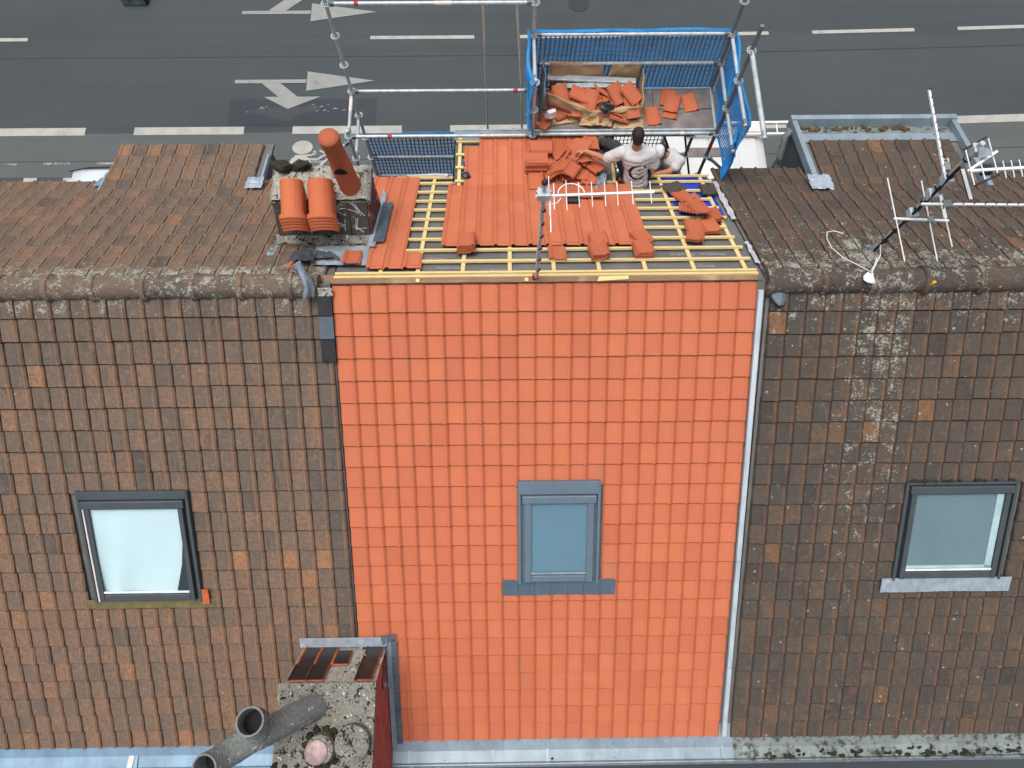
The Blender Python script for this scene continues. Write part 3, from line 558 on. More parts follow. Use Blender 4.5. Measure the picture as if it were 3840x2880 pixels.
# ------------------------------------------------------------------ roof windows
def roof_window(h, key, frame, hood_h, pane_in, blind, apron, apmat, sash, kind):
    x0, x1, v0, v1 = SKY[key]; up = (0, -math.sin(TF), math.cos(TF))
    w = MB(); w.add([front(x, v, n) for n in (-.01, .03) for v in (v0, v1) for x in (x0, x1)], [(0, 1, 3, 2), (4, 6, 7, 5), (0, 4, 5, 1), (2, 3, 7, 6), (0, 2, 6, 4), (1, 5, 7, 3)]); win = w.build('roof_window', frame, h)
    def fbox(name, a, b_, c, d, n0, n1, mat, bev=.004):
        w = MB(); w.add([front(x, v, n) for n in (n0, n1) for v in (c, d) for x in (a, b_)], [(0, 1, 3, 2), (4, 6, 7, 5), (0, 4, 5, 1), (2, 3, 7, 6), (0, 2, 6, 4), (1, 5, 7, 3)]); return w.build(name, mat, win, False, bev)
    fw = .065
    fbox('side_flashing', x0, x0+.035, v0, v1, .03, .085, frame); fbox('side_flashing', x1-.035, x1, v0, v1, .03, .085, frame)
    fbox('hood', x0+.02, x1-.02, v0, v0+hood_h, .032, .09, frame); fbox('hood_lip', x0+.05, x1-.05, v0+hood_h+.012, v0+hood_h+.012+.10, .04, .115, frame, .012)
    a, b_, c, d = x0+.075, x1-.075, v0+hood_h+.05, v1-.03
    fbox('sash', a, a+pane_in, c, d, .03, .10, sash); fbox('sash', b_-pane_in, b_, c, d, .03, .10, sash); fbox('sash', a+pane_in, b_-pane_in, d-.09, d, .03, .098, sash, .012); fbox('sash', a+pane_in, b_-pane_in, c, c+.07, .03, .098, sash)
    ia, ib, ic, id_ = a+pane_in, b_-pane_in, c+.07, d-.09
    fbox('glazing_bar', ia, ib, id_-.035, id_-.012, .075, .092, 'winwhite' if kind != 'n' else 'zinc', .003)
    fbox('pane', ia, ib, ic, id_, .080, .084, 'glass', 0)
    q = MB()
    if kind == 'l':
        q.grid(lambda i, j: front(ia+(ib-ia)*i, ic+(id_-ic)*j,   .057+.015*math.sin(i*15+4*j+2*math.sin(i*5))*(.15+j*j*1.1)), 60, 24); q.build('curtain', blind, win, True)
        q = MB(); q.add([front(ib, ic+.35*(id_-ic), .0765), front(ib, id_, .0765), front(ib-.16, id_, .0765), front(ib-.05, ic+.65*(id_-ic), .0765)], [(0, 3, 2, 1)]); q.build('dark_gap', 'carglass', win)
        fbox('sash_strip', a-.012, a+.006, c, d, .1, .112, 'sticker', .002)
    else:
        q.grid(lambda i, j: front(ia+(ib-ia)*i, ic+(id_-ic)*j, .062), 1, 1); q.build('blind', blind, win)
        if kind == 'r': fbox('inner_frame', ib-.085, ib-.002, ic, id_, .064, .074, 'winwhite', .002); fbox('inner_frame', ia, ib, id_-.075, id_-.036, .064, .074, 'winwhite', .002)
    ax0, ax1, av0, av1 = apron; N = 84
    def ap(i, j):
        u = ax0+(ax1-ax0)*i; t = (u % CW)/CW; n = (.078 if kind == 'r' else .05)+(.017*math.exp(-((t-.86)/.07)**2))*(kind == 'n') if kind != 'l' else .046
        return front(u, av0+(av1-av0)*j+.004*math.sin(i*9)*j, n+.0025*math.sin(u*420)*(kind == 'n')-.012*j+.006*noise.noise((i*30, j*3, 5))*(kind != 'n'))
    q = MB(); q.grid(ap, N*(3 if kind == 'n' else 1), 4); q.f = [f[::-1] for f in q.f]; q.build('apron', apmat, win, True)
    return win
roof_window(HN, 'n', 'bluegrey', .16, .08, 'blind_blue', (1.80, 3.17, 3.60, 3.82), 'bluegrey_d', 'bluegrey', 'n')
roof_window(HL, 'l', 'anthracite', .10, .055, 'curtain', (-3.28, -1.64, 3.80, 3.93), 'mossgreen', 'anthracite', 'l')
tag(MB().plate([(-1.845, 0), (-1.755, .005), (-1.76, .2), (-1.84, .2)], .05, .066, Matrix()).build('tile_scrap', 'orange_edge'), 'narrow orange cut tile beside the lower corner of the left roof window', 'tile', None, 'thing').matrix_basis = basis((1, 0, 0), (0, math.cos(TF), math.sin(TF)), (0, -math.sin(TF), math.cos(TF)), front(0, 3.86, .01))
roof_window(HR, 'r', 'anthracite', .03, .06, 'blind_grey', (6.42, 8.01, 3.63, 3.83), 'lead_light', 'anthracite', 'r')

# ------------------------------------------------------------------ front gutters
def gutter(h, x0, x1, apm, trm, seams):
    e = front(0, EV+.0); b = MB(); b.add([Vector((x, *p)) for p in ((e.y+.22, e.z+.10), (e.y-.19, e.z-.075)) for x in (x0, x1)], [(0, 1, 3, 2)][0:0]+[(2, 3, 1, 0)]); ap = b.build('eaves_apron', apm, h)
    b = MB(); b.add([Vector((x, *p)) for p in ((e.y-.17, e.z-.085), (e.y-.33, e.z-.095), (e.y-.345, e.z-.055), (e.y-.37, e.z-.055), (e.y-.38, e.z-.20)) for x in (x0, x1)], [(2*i+2, 2*i+3, 2*i+1, 2*i) for i in range(4)]); gt = b.build('gutter', trm, h)
    MB().box(x0, x1, e.y-.385, e.y-.36, e.z-.065, e.z-.045).build('gutter_rim', 'lead', h)
    for s in seams: MB().box(s-.02, s+.02, e.y-.33, e.y-.02, e.z-.083, e.z-.071).build('gutter_seam', trm, h)
    MB().box(x0, x1, e.y-.36, e.y+.08, e.z-.42, e.z-.12).build('cornice', 'concrete_kerb', h)
gutter(HL, -7.4, .36, 'zinc_blue', 'zinc_blue', (-3.0, -5.4)); gutter(HN, .362, 4.80, 'zinc', 'zinc', (.55, 2.36, 4.66)); gutter(HR, 4.802, 10.9, 'zinc_old', 'zinc_old', (5.04,))
for k in range(22):
    q = MB(); q.ball(tuple(front(6.6+1.25*random.random(), 2.35+.02*random.random(), .075)), (random.uniform(.015, .05), .018, .018), 8, 6); q.v = [tuple(Vector(v)+Vector((noise.noise(Vector(v)*31), noise.noise(Vector(v)*37), noise.noise(Vector(v)*41)))*.018) for v in q.v]; q.build('leaf_litter', 'mosslump', HR, True)
e = front(0, EV)
b = MB(); b.add([(-3.13, e.y-.03, e.z-.03), (-3.05, e.y-.03, e.z-.03), (-3.03, e.y-.2, e.z-.077), (-3.10, e.y-.2, e.z-.077), (-3.05, e.y-.33, e.z-.085), (-3.12, e.y-.33, e.z-.085)], [(0, 3, 2, 1), (3, 5, 4, 2)]); b.build('gutter_strap', 'sticker', HL)
for k in range(110):
    x = 5.15+random.random()*4.8; b = MB(); b.ball((x, e.y-.325+abs(random.gauss(0, .045)), e.z-.09), (random.uniform(.012, .045), random.uniform(.010, .028), random.uniform(.01, .03)), 8, 6)
    b.v = [tuple(Vector(v)+Vector((noise.noise(Vector(v)*31), noise.noise(Vector(v)*37), noise.noise(Vector(v)*41)))*.018) for v in b.v]; b.build('moss_clump', 'mosslump', HR, True)
for x, r in ((2.42, .02), (1.02, .008), (3.23, .007)): MB().ball((x, e.y-.3, e.z-.085), (r, r*.8, r*.5), 8, 6).build('moss_clump', 'mosslump', HN, True)

# ------------------------------------------------------------------ chimney on the street side, at the left party wall
def rough_up(b, amp, fr, z=True):
    b.v = [tuple(Vector(v)+Vector((noise.noise(Vector(v)*fr), noise.noise(Vector(v)*fr+Vector((9, 2, 1))), noise.noise(Vector(v)*fr+Vector((4, 7, 3)))))*amp) for v in b.v]; return b
def blob(name, mat, c, r, parent, amp=.03, fr=14, n=16, m=10):
    b = MB(); b.ball(c, r, n, m); rough_up(b, amp, fr); return b.build(name, mat, parent, True, 0, 70)
ch = MB(); ch.prism([(.755, -.75), (1.47, -1.2), (1.47, -.02), (1.06, -.02), (.80, -.36), (.755, -.36)][::-1], -.74, .335); CH = ch.build('chimney', 'redwash_old', HL)
cr = MB(); cr.grid(lambda i, j: (-.76+1.10*i, 1.03+.46*j, .035+.03*noise.noise((i*9, j*5, 2))-.05*(i < .02 or i > .98 or j > .98)), 40, 18); cr.build('crown', 'mortar', CH, True, 0, 60)
cr = MB(); cr.box(-.77, .36, 1.02, 1.5, -.08, -.005); cr.build('crown_edge', 'concrete', CH, False, .01)
b = MB(); b.grid(lambda i, j: (-.79+1.10*i, .665+.15*j+.012*noise.noise((i*14, 3, 3)), -.34+.018*noise.noise((i*12, j*4, 2))-.09*(j < .05)), 40, 6); b.build('ledge', 'concrete', CH, True, 0, 60); MB().box(-.765, .30, .69, .80, -.43, -.36).build('ledge_core', 'concrete', CH, False, .012)
for k in range(9): blob('mortar_lump', 'mortar', (random.uniform(-.1, .3), random.uniform(1.05, 1.45), .05), (random.uniform(.02, .05),)*2+(.03,), CH, .02, 25, 10, 7)
for x in (-.62, -.40): blob('moss_lump', 'mosslump', (x, 1.44, .07), (.13, .07, .06), CH, .06, 12)
sh = lambda x, t, n: Vector((x, .815+.235*t, -.335+.33*t)) + Vector((0, -.81, .58))*n
for i in range(5):
    for j in range(2):
        x0 = -.74+i*.212; b = MB(); b.add([sh(x, t, n) for n in (.004, .018+.008*(1-j)) for t in (j*.5, j*.5+.49) for x in (x0+.004, x0+.206)], [(0, 2, 3, 1), (4, 5, 7, 6), (0, 1, 5, 4), (2, 6, 7, 3), (0, 4, 6, 2), (1, 3, 7, 5)])
        b.roll = [.0]*8; b.ax = [.5]*8; b.tc = [(.05, .1, .5, 1)]*8; b.build('hung_tile', 'oldr_s', CH)
        if i >= 3:
            for k in range(5):
                a = sh(x0+.1+random.uniform(-.05, .05), j*.5+.25+random.uniform(-.1, .1), .032); an = random.uniform(0, 3.1); d = Vector((math.cos(an)*.065, math.sin(an)*.045, math.sin(an)*.06))
                MB().tube([a-d, a+d], .0022, 5).build('chalk_stroke', 'cable', CH)
# chimney pot
def pot(b, c, z0, z1, r, tilt=(0, 0)):
    pts = []; rs = []
    for t, f in ((0, 1.1), (.05, 1.08), (.12, 1.04), (.40, 1.02), (.50, 1.03), (.53, .95), (.60, .93), (.90, .90), (.92, .96), (1.0, .96)): pts.append((c[0]+tilt[0]*t, c[1]+tilt[1]*t, z0+(z1-z0)*t)); rs.append(r*f)
    b.tube(pts, rs, 28, False)
    b.tube([pts[-1], (pts[-1][0], pts[-1][1], z1+.02), (pts[-1][0], pts[-1][1], z1+.035)], [r*.98, r*.9, r*.5], 28, True)
b = MB(); pot(b, (.14, 1.20), .02, .86, .112, (-.05, .02)); b.tc = [(.3, .3, .9, 1)]*len(b.v); b.roll = [.3]*len(b.v); P_ = b.build('chimney_pot', 'pot_s', CH, True, 0, 50)
b = MB(); b.tc = []; b.plate([(-.075, -.04), (0, -.055), (.075, -.035), (.05, .03), (.0, .05), (-.05, .03)], 0, .004, basis((1, 0, 0), (0, 0, 1), (0, -1, 0), (.14, 1.066, .50))); b.build('broken_hole', 'soot', CH)
# flashing round it
zstrip('side_flashing', 'lead_light', (back(.31, .60, .13), back(.31, 2.1, .13), back(.37, 1.95, .122), back(.40, .60, .122)), CH)
zstrip('lead_flashing', 'lead', (back(.35, .70, .125), back(.35, 1.72, .125), back(.48, 1.72, .13), back(.49, .70, .13)), CH)
b = MB(); b.grid(lambda i, j: back(-.30+.69*i, .33+.42*j-.03*i*(1-j), .05+.015*noise.noise((i*6, j*5, 8))), 20, 12); b.build('apron_flashing', 'lead_light', CH, True)
b = MB(); b.grid(lambda i, j: back(-.40+.34*i+.10*(1-j), .40+.22*j+.10*i*(1-j)-.12*i, .10+.05*noise.noise((i*5, j*5, 3))), 22, 16); b.build('loose_flashing', 'cloth_dark', CH, True)
b = MB(); b.grid(lambda i, j: (-.86+.1*i, .50+.2*j, -.28-.12*j+.03*noise.noise((i*4, j*5, 1))), 8, 8); b.build('flashing_scrap', 'zinc', CH, True)
# half of a new ridge tile with foil, left at the end of the old ridge
def half_round(b, M, L, r, th=.014, collar=True, N=16):
    st = [(0, r), (L*.80, r), (L*.84, r+.006), (L*.86, r+.024), (L*.97, r+.028), (L, r+.016)] if collar else [(0, r), (L, r)]
    n = N+1; vs = []
    for y, rr in st: vs += [(rr*math.cos(math.pi*a/N), y, rr*math.sin(math.pi*a/N)) for a in range(n)]
    for y, rr in st: vs += [((rr-th)*math.cos(math.pi*a/N), y, (rr-th)*math.sin(math.pi*a/N)) for a in range(n)]
    k = len(st)*n; fs = []
    for j in range(len(st)-1):
        fs += [(j*n+i+1, j*n+i, (j+1)*n+i, (j+1)*n+i+1) for i in range(N)]+[(k+j*n+i, k+j*n+i+1, k+(j+1)*n+i+1, k+(j+1)*n+i) for i in range(N)]
        fs += [(j*n, k+j*n, k+(j+1)*n, (j+1)*n), (k+j*n+N, j*n+N, (j+1)*n+N, k+(j+1)*n+N)]
    e = (len(st)-1)*n
    fs += [(i, i+1, k+i+1, k+i) for i in range(N)]+[(e+i+1, e+i, k+e+i, k+e+i+1) for i in range(N)]
    o = len(b.v); b.add(vs, fs, M); m = len(b.v)-o; b.roll += [.2]*m; b.ax += [.5]*m; b.tc += [(random.random(), random.random()*.4, .1, 1)]*m
    if collar:
        for xx in (-.45, .5):    # moulded lines along the back of the tile
            a = math.pi*(.5-xx*.35); b.bar(M @ Vector((r*math.cos(a), .01, r*math.sin(a))), M @ Vector((r*math.cos(a), L*.8, r*math.sin(a))), .008, .006); m = len(b.v)-o-m if False else 8; b.roll += [.2]*8; b.ax += [.5]*8; b.tc += [b.tc[-1]]*8
def ridge_tile(M, L, r, label, group):
    b = MB(); half_round(b, M, L, r); return tag(b.build('ridge_tile', 'loose_s', None, True, 0, 40), label, 'ridge tile', group, 'thing')
for s, (cx, nn, lab) in enumerate(((-.47, 5, 'left'), (-.165, 5, 'right'))):
    for k in range(nn):
        d = Vector((.035, -.85, -.30)).normalized(); up = Vector((0, -.33, .95)); ex = d.cross(up).normalized()*1; up = ex.cross(d)
        o = Vector((cx, 1.19, .10)) + up*(.03*(k-0)) + d*(.026*(nn-1-k)) + Vector((.01*s, 0, 0))
        M = basis(ex, d, up, o)
        top = 'topmost' if k == nn-1 else 'lower'
        ridge_tile(M, .44, .125+.01*s, ('topmost new orange ridge tile of the %s nested stack on the chimney' % lab) if k == nn-1 else ('new orange ridge tile %s from the top of the %s stack on the chimney' % (ORD[nn-1-k], lab)), 'ridge tiles stacked on the chimney')
b = MB(); half_round(b, basis((1, 0, 0), (0, 1, 0), (0, 0, 1), (-.50, .20, -.21)) @ Matrix.Rotation(R_(-38), 4, 'X'), .34, .12); tag(b.build('ridge_tile', 'loose_s', None, True, 0, 40), 'single orange ridge tile half hidden by torn foil beside the old ridge end', 'ridge tile', None, 'thing')
b = MB(); b.grid(lambda i, j: (-.52+.28*i, .30+.20*j, -.06-.13*j+.05*math.sin(i*3)+.03*noise.noise((i*5, j*4, 6))), 18, 12); b.build('foil_scrap', 'cloth_dark', CH, True)
b = MB(); b.tube([(-.36, .20, .03), (-.30, .10, .13), (-.24, .0, .15), (-.22, -.1, .12), (-.24, -.17, .04)], [.06, .055, .05, .06, .045], 14); rough_up(b, .04, 18); tag(b.build('crumpled_foil', 'crumple', None, True, 0, 70), 'crumpled grey foil strip hanging over the end of the old ridge', 'foil')
b = MB(); b.grid(lambda i, j: front(-.22+.24*i, .03+.09*j, .07+.02*noise.noise((i*7, j*3, 2))), 12, 5); b.f = [f[::-1] for f in b.f]; b.build('ridge_end_scrap', 'mortar', RL, True)
MB().box(-.2, .02, .03, .13, -.10, -.045).build('ridge_beam', 'beam', HN)
for k in range(3):
    b = MB(); M = PF.M(-.165, VF0+.03+(k+1)*ROW, .022); b.box(.01, .165, .004, .25, .036, .046, M); b.build('patch_slate', 'glazed_black' if k != 1 else 'lead', RL)
b = MB(); b.tube([(-.37, .92, -.27), (-.36, .82, -.27), (-.36, .79, -.27)], [.035, .035, .02], 12); tag(b.build('spray_can', 'blue_plastic', None, True), 'small blue can tucked under the stacked ridge tiles', 'can')

# ------------------------------------------------------------------ chimney on the yard side
lc = MB(); lc.prism([(-3.66, -2.75), (-4.14, -1.86), (-5.42, -1.86), (-5.42, -4.4), (-4.6, -4.4)], -.70, .335); LC = lc.build('chimney', 'redwash', HL)
b = MB(); b.grid(lambda i, j: (-.75+1.10*i, -5.45+1.33*j, -1.785+.012*noise.noise((i*9, j*9, 5))), 30, 36); b.build('cap_top', 'concrete', LC, True)
MB().box(-.75, .35, -5.45, -4.12, -1.88, -1.795).build('cap', 'concrete', LC, False, .006)
SY, SZ = Vector((0, -.475, .88)).normalized(), Vector((0, .88, .475)).normalized()
S = lambda x, t, n: Vector((x, -3.66, -2.72)) + SY*t + SZ*n
b = MB(); b.add([S(x, t, .003) for t in (0, 1.0) for x in (-.70, .34)], [(0, 1, 3, 2)][0:1]); b.f = [f[::-1] for f in b.f]; b.build('shoulder_render', 'mortar', LC)
def black_tile(x, t, n=.0, w=.2, h=.3, rot=0):
    b = MB(); M = basis((-1, 0, 0), SY, SZ, S(x, t, .012+n)) @ Matrix.Rotation(rot, 4, 'Z'); b.box(-w/2, w/2, 0, h, 0, .016, M); o = b.build('hung_tile', 'orange_edge', LC)
    b = MB(); b.box(-w/2+.007, w/2-.026, .012, h-.006, .0165, .022, M); b.build('tile_glaze', 'glazed_black', LC)
    b = MB(); b.tube([M @ Vector((w/2-.012, 0, .018)), M @ Vector((w/2-.012, h, .018))], .016, 8); b.build('tile_roll', 'orange_edge' if random.random() < .35 else 'glazed_black', LC, True)
for x, t, n in ((-.555, .10, 0), (-.56, .40, .008), (-.565, .69, .016), (-.35, .10, 0), (-.355, .40, .008), (-.36, .69, .016), (-.15, .36, .008), (.205, .22, 0), (.20, .46, .006), (.195, .69, .012)): black_tile(x, t, n)
b = MB(); M = basis((-1, 0, 0), SY, SZ, S(-.19, -.02, .05)) @ Matrix.Rotation(.2, 4, 'Z') @ Matrix.Rotation(.2, 4, 'X'); b.box(-.1, .1, 0, .24, 0, .016, M); t_ = tag(b.build('broken_tile', 'orange_edge'), 'broken black glazed tile lying loose on the lower chimney shoulder', 'tile'); b = MB(); b.box(-.075, .08, .02, .22, .0165, .021, M); b.build('glaze', 'glazed_black', t_)
for k in range(5): blob('mortar_lump', 'mortar', tuple(S(random.uniform(.0, .12), random.uniform(.1, .8), .01)), (.05, .04, .03), LC, .03, 22, 10, 7)
# side and top flashings
zstrip('side_flashing', 'zinc', (front(.345, 4.40, .05), front(.40, 4.40, .06), front(.40, 6.08, .06), front(.345, 6.08, .05)), LC)
zstrip('side_upstand', 'lead_light', (Vector((.352, -3.66, -2.50)), Vector((.352, -5.02, -3.40)), Vector((.352, -5.02, -3.28)), Vector((.352, -3.66, -2.38))), LC, .006)
for k in range(6):
    v = 4.42+k*.26; zstrip('lead_soaker', 'lead', (front(.40, v, .062), front(.475, v, .066), front(.475, v+.25, .070), front(.40, v+.25, .066)), LC)
zstrip('back_gutter', 'lead_light', (front(-.72, 4.36, .075), front(.36, 4.36, .075), front(.36, 4.50, .07), front(-.72, 4.50, .07)), LC); zstrip('gutter_wing', 'lead', (front(.28, 4.34, .075), front(.48, 4.32, .075), front(.46, 4.38, .075), front(.30, 4.48, .075)), LC)
b = MB(); b.grid(lambda i, j: (.345, -3.75-.5*i, -2.62-.30*i+.62*j*(.35+.65*i)), 10, 6); b.build('flaking_render', 'redwash_old', LC)
# the old flue with its double cowl
b = MB(); b.tube([(-.33, -4.37, -1.84), (-.42, -4.41, -1.62), (-.60, -4.50, -1.28), (-.74, -4.57, -1.04)], [.15, .145, .14, .14], 24); FL = b.build('flue', 'fibre', LC, True)
def elbow(pts, r, name):
    b = MB(); b.tube(pts, r, 24, False); n = len(b.v); q = Vector(pts[-1]); d = (Vector(pts[-1])-Vector(pts[-2])).normalized(); rr = r[-1]
    in1 = [q+(Vector(v)-q)*.86 for v in b.v[n-24:n]]; b.v += [tuple(v) for v in in1]+[tuple(v-d*.24) for v in in1]; b.f += [(n+k, n+(k+1) % 24, n+24+(k+1) % 24, n+24+k) for k in range(24)]; b.f += [(n-24+k, n-24+(k+1) % 24, n+(k+1) % 24, n+k) for k in range(24)]; b.build(name, 'fibre', LC, True, 0, 50)
    b = MB(); b.tube([q-d*.20, q-d*.21], rr*.85, 24); b.build('flue_mouth', 'soot', LC)
elbow([(-.72, -4.56, -1.08), (-.70, -4.47, -.98), (-.68, -4.40, -.86), (-.68, -4.375, -.70)], [.13, .135, .14, .14], 'cowl_arm')
elbow([(-.70, -4.53, -1.10), (-.90, -4.66, -1.00), (-1.02, -4.74, -.88), (-1.06, -4.77, -.66)], [.14, .14, .13, .13], 'cowl_arm')
# two short pots beside it
b = MB(); b.tube([(-.20, -4.78, -1.82), (-.20, -4.78, -1.60)], [.17, .15], 24); q = b.build('short_pot', 'concrete', LC, True)
b = MB(); b.tube([(-.23, -4.80, -1.61), (-.23, -4.80, -1.585), (-.23, -4.80, -1.578)], [.125, .125, .10], 28); q2 = b.build('pot_cover', 'pinkmetal', LC, True)
b = MB(); b.tube([(.14, -4.73, -1.82), (.14, -4.73, -1.64), (.14, -4.73, -1.62)], [.20, .19, .16], 26); q = b.build('short_pot', 'concrete', LC, True)
for a in range(14): blob('moss_lump', 'mosslump', (-.2+.19*math.cos(a*.5), -4.78+.19*math.sin(a*.5), -1.77), (.045, .04, .025), LC, .03, 25, 8, 6)
for k in range(16): blob('moss_lump', 'mosslump', (random.uniform(-.74, -.3), random.uniform(-5.2, -4.85), -1.775), (random.uniform(.02, .05), .03, .02), LC, .025, 25, 8, 6)

# ------------------------------------------------------------------ dormer trims of the neighbours
b = MB()
def edge_flash(d, pl, x, w, v0, v1, mat='zinc', h=.10):
    q = MB(); q.add([pl.p(x+dx, v, n) for v in (v0, v1) for dx, n in ((0, -.03), (0, h), (w, h), (w, .0))], [(0, 4, 5, 1), (1, 5, 6, 2), (2, 6, 7, 3), (0, 1, 2, 3), (7, 6, 5, 4)]); q.f = q.f if w > 0 else [f[::-1] for f in q.f]; return q.build('edge_flashing', mat, d)
edge_flash(dl, DL, -1.375, -.03, .16, .66, 'zinc', .05); edge_flash(dl, DL, -3.52, .03, -.3, .30, 'zinc', .05)
b = MB(); b.grid(lambda i, j: DL.p(-1.55+.22*i+.02*noise.noise((j*6, i, 2)), -.10+.22*j+.02*noise.noise((i*6, j, 4)), .10+.025*noise.noise((i*5, j*5, 1))), 8, 8); b.build('lead_saddle', 'lead_light', dl, True)
b = MB(); b.grid(lambda i, j: back(-3.60+.10*i, 2.42+.26*j, .06), 2, 4); b.build('flashing_end', 'zinc_blue', dl)
# right dormer: gutter box at its street edge, raised sides
edge_flash(dr, DR, 6.0, .07, -.12, 1.30, 'zinc', .10); edge_flash(dr, DR, 8.36, -.07, -.12, 1.30, 'zinc', .10)
zstrip('edge_gutter', 'zinc_old', (DR.p(6.06, 1.26, -.01), DR.p(8.32, 1.26, -.01), DR.p(8.32, .90, .006), DR.p(6.06, .90, .006)), dr)
zstrip('gutter_sheet', 'zinc', (DR.p(6.06, 1.09, .008), DR.p(8.32, 1.09, .008), DR.p(8.32, .90, .012), DR.p(6.06, .90, .012)), dr)
b = MB(); b.add([DR.p(x, v, n) for x in (5.99, 8.37) for v, n in ((1.26, -.03), (1.27, .12), (1.35, .13), (1.37, -.08))], [(0, 1, 5, 4), (1, 2, 6, 5), (2, 3, 7, 6), (0, 3, 2, 1), (4, 5, 6, 7)]); b.build('gutter_front', 'zinc', dr)
for k in range(34):
    x = 6.15+abs(random.gauss(0, .5)) if k < 20 else random.uniform(7.3, 7.8); q = MB(); q.ball(tuple(DR.p(min(8.2, x), 1.20+random.uniform(-.05, .03), .012)), (random.uniform(.02, .07), .025, .014), 8, 6); rough_up(q, .02, 26); q.build('leaf_litter', 'dirt', dr, True)
b = MB(); b.grid(lambda i, j: DR.p(5.92+.30*i+.03*noise.noise((j*6, i, 2)), -.18+.28*j+.03*noise.noise((i*6, j, 4)), .112+.025*noise.noise((i*5, j*6, 3))), 10, 10); b.build('lead_saddle', 'lead_light', dr, True)
b = MB(); b.tube([(6.0, 3.12, -1.55), (5.93, 3.08, -1.62), (5.92, 2.90, -1.9), (5.92, 2.52, -2.6), (5.92, 2.45, -3.4)], .05, 12); b.build('downpipe', 'zinc_old', dr, True)
b = MB(); b.add([back(6.045, 2.3, .02), DR.p(6.045, 1.25, -.02), Vector((6.045, 3.13, -4.3)), Vector((6.045, 2.0, -4.3))], [(0, 1, 2, 3)]); b.build('dormer_cheek', 'slate_cheek', dr)
blob('lead_lump', 'lead', tuple(front(4.83, .17, .06)), (.085, .10, .03), RR, .03, 20, 12, 8); blob('orange_lichen', 'orange_lichen', (6.44, -.075, .075), (.05, .04, .02), RR, .03, 30, 12, 8)

# ------------------------------------------------------------------ scaffold along the street front
sc = thing('scaffold', (2.27, 3.2, GZ), 'galvanised steel tube scaffold standing in the street before the open roof', 'scaffold')
NY, FY = 2.86, 3.60; XS = (-.25, 2.27, 4.80); LV = [-3.25+.5*k for k in range(8)]
def standard(x, y, z0, z1, mat='galv', ro=True):
    b = MB(); b.tube([(x, y, z0), (x, y, z1)], .0242, 12); s = b.build('standard', mat, sc, True)
    zz = -3.25
    while zz < z1:
        if ro and zz > z0:
            r = MB()
            for k in range(8):
                a0, a1 = k*math.pi/4, (k+1)*math.pi/4
                r.bar((x+.056*math.cos(a0), y+.056*math.sin(a0), zz), (x+.056*math.cos(a1), y+.056*math.sin(a1), zz), .012, .009)
                r.bar((x+.022*math.cos(a0), y+.022*math.sin(a0), zz), (x+.056*math.cos(a0), y+.056*math.sin(a0), zz), .011, .009)
            r.build('rosette', 'galv', s)
        zz += .5
    return s
def tube(name, a, b_, r=.0242, mat='galv', heads=True):
    b = MB(); b.tube([a, b_], r, 12); o = b.build(name, mat, sc, True)
    if heads:
        d = (Vector(b_)-Vector(a)).normalized()
        for p, q in ((Vector(a), d), (Vector(b_), -d)):
            w = MB(); w.bar(p+q*.03, p+q*.10, .05, .055); w.build('wedge_head', 'galv_dark', o, False, .006)
    return o
def sticker(a, b_, t0, t1, mat, o):
    a, b_ = Vector(a), Vector(b_); q = MB(); q.tube([a.lerp(b_, t0), a.lerp(b_, t1)], .0252, 12); q.build('sticker', mat, o, True)
standard(-.25, FY, GZ, .75); standard(-.25, NY, GZ, -1.14); standard(2.27, FY, GZ, .75); standard(2.27, NY, GZ, -.2); standard(4.80, FY, GZ, .75, 'galv_dark'); s1 = standard(4.80, NY, GZ, .62, 'galv_dark')
sticker((4.8, NY, -1.62), (4.8, NY, -1.42), 0, 1, 'sticker_red', s1)
A, B = (-.25, FY, .25), (2.27, FY, .25); o = tube('ledger', A, B); sticker(A, B, .52, .60, 'sticker', o); sticker(A, B, .135, .155, 'sticker_red', o)
A, B = (-.25, FY, -1.25), (2.27, FY, -1.25); o = tube('ledger', A, B); sticker(A, B, .90, .925, 'sticker_red', o)
A, B = (-.25, NY, -1.27), (2.27, NY, -1.27); o = tube('ledger', A, B); sticker(A, B, .21, .235, 'sticker_red', o)
for z in (-.25, -.75, -1.25): tube('ledger', (2.27, FY, z), (4.80, FY, z))
A, B = (2.27, NY, -1.25), (4.80, NY, -1.25); o = tube('ledger', A, B); sticker(A, B, .80, .825, 'sticker', o)
for z in (-2.25, -2.75, -3.25): tube('ledger', (-.25, FY, z), (2.27, FY, z), mat='galv'); tube('ledger', (2.27, FY, z), (4.80, FY, z), mat='galv_dark')
for x in XS: tube('transom', (x, FY, -1.25), (x, NY, -1.25)); tube('transom', (x, FY, -3.25), (x, NY, -3.25))
sticker((-.25, 3.5, -1.25), (-.25, 3.2, -1.25), 0, .8, 'sticker', tube('transom', (-.25, FY, -1.75), (-.25, NY, -1.75)))
for z in (-.25, -.75):
    tube('side_rail', (4.80, FY, z), (4.80, NY, z)); tube('side_rail', (4.80, NY, z), (4.80+.01, 2.18, z))
tube('side_rail', (2.27, FY, -.25), (2.27, NY, -.25)); tube('side_rail', (2.27, FY, -.75), (2.27, NY, -.75)); tube('side_rail', (4.80, NY, .25), (4.80, 1.62, .25), .03)
tube('wall_tie', (-.25, NY, -1.35), (-.95, 2.52, -1.75)); tube('brace', (4.80, NY, -1.75), (5.6, 2.6, -2.35), mat='galv_dark'); tube('brace', (2.27, FY, -3.25), (4.80, FY, -1.25), .0242, 'galv_dark', False)
for i, (y0, y1) in enumerate(((2.90, 3.22), (3.235, 3.56))):
    for j in range(3):
        b = MB(); b.box(2.30+j*.83, 2.30+j*.83+.825, y0, y1, -1.245, -1.205); b.build('deck_board', 'plank', sc, False, .004)
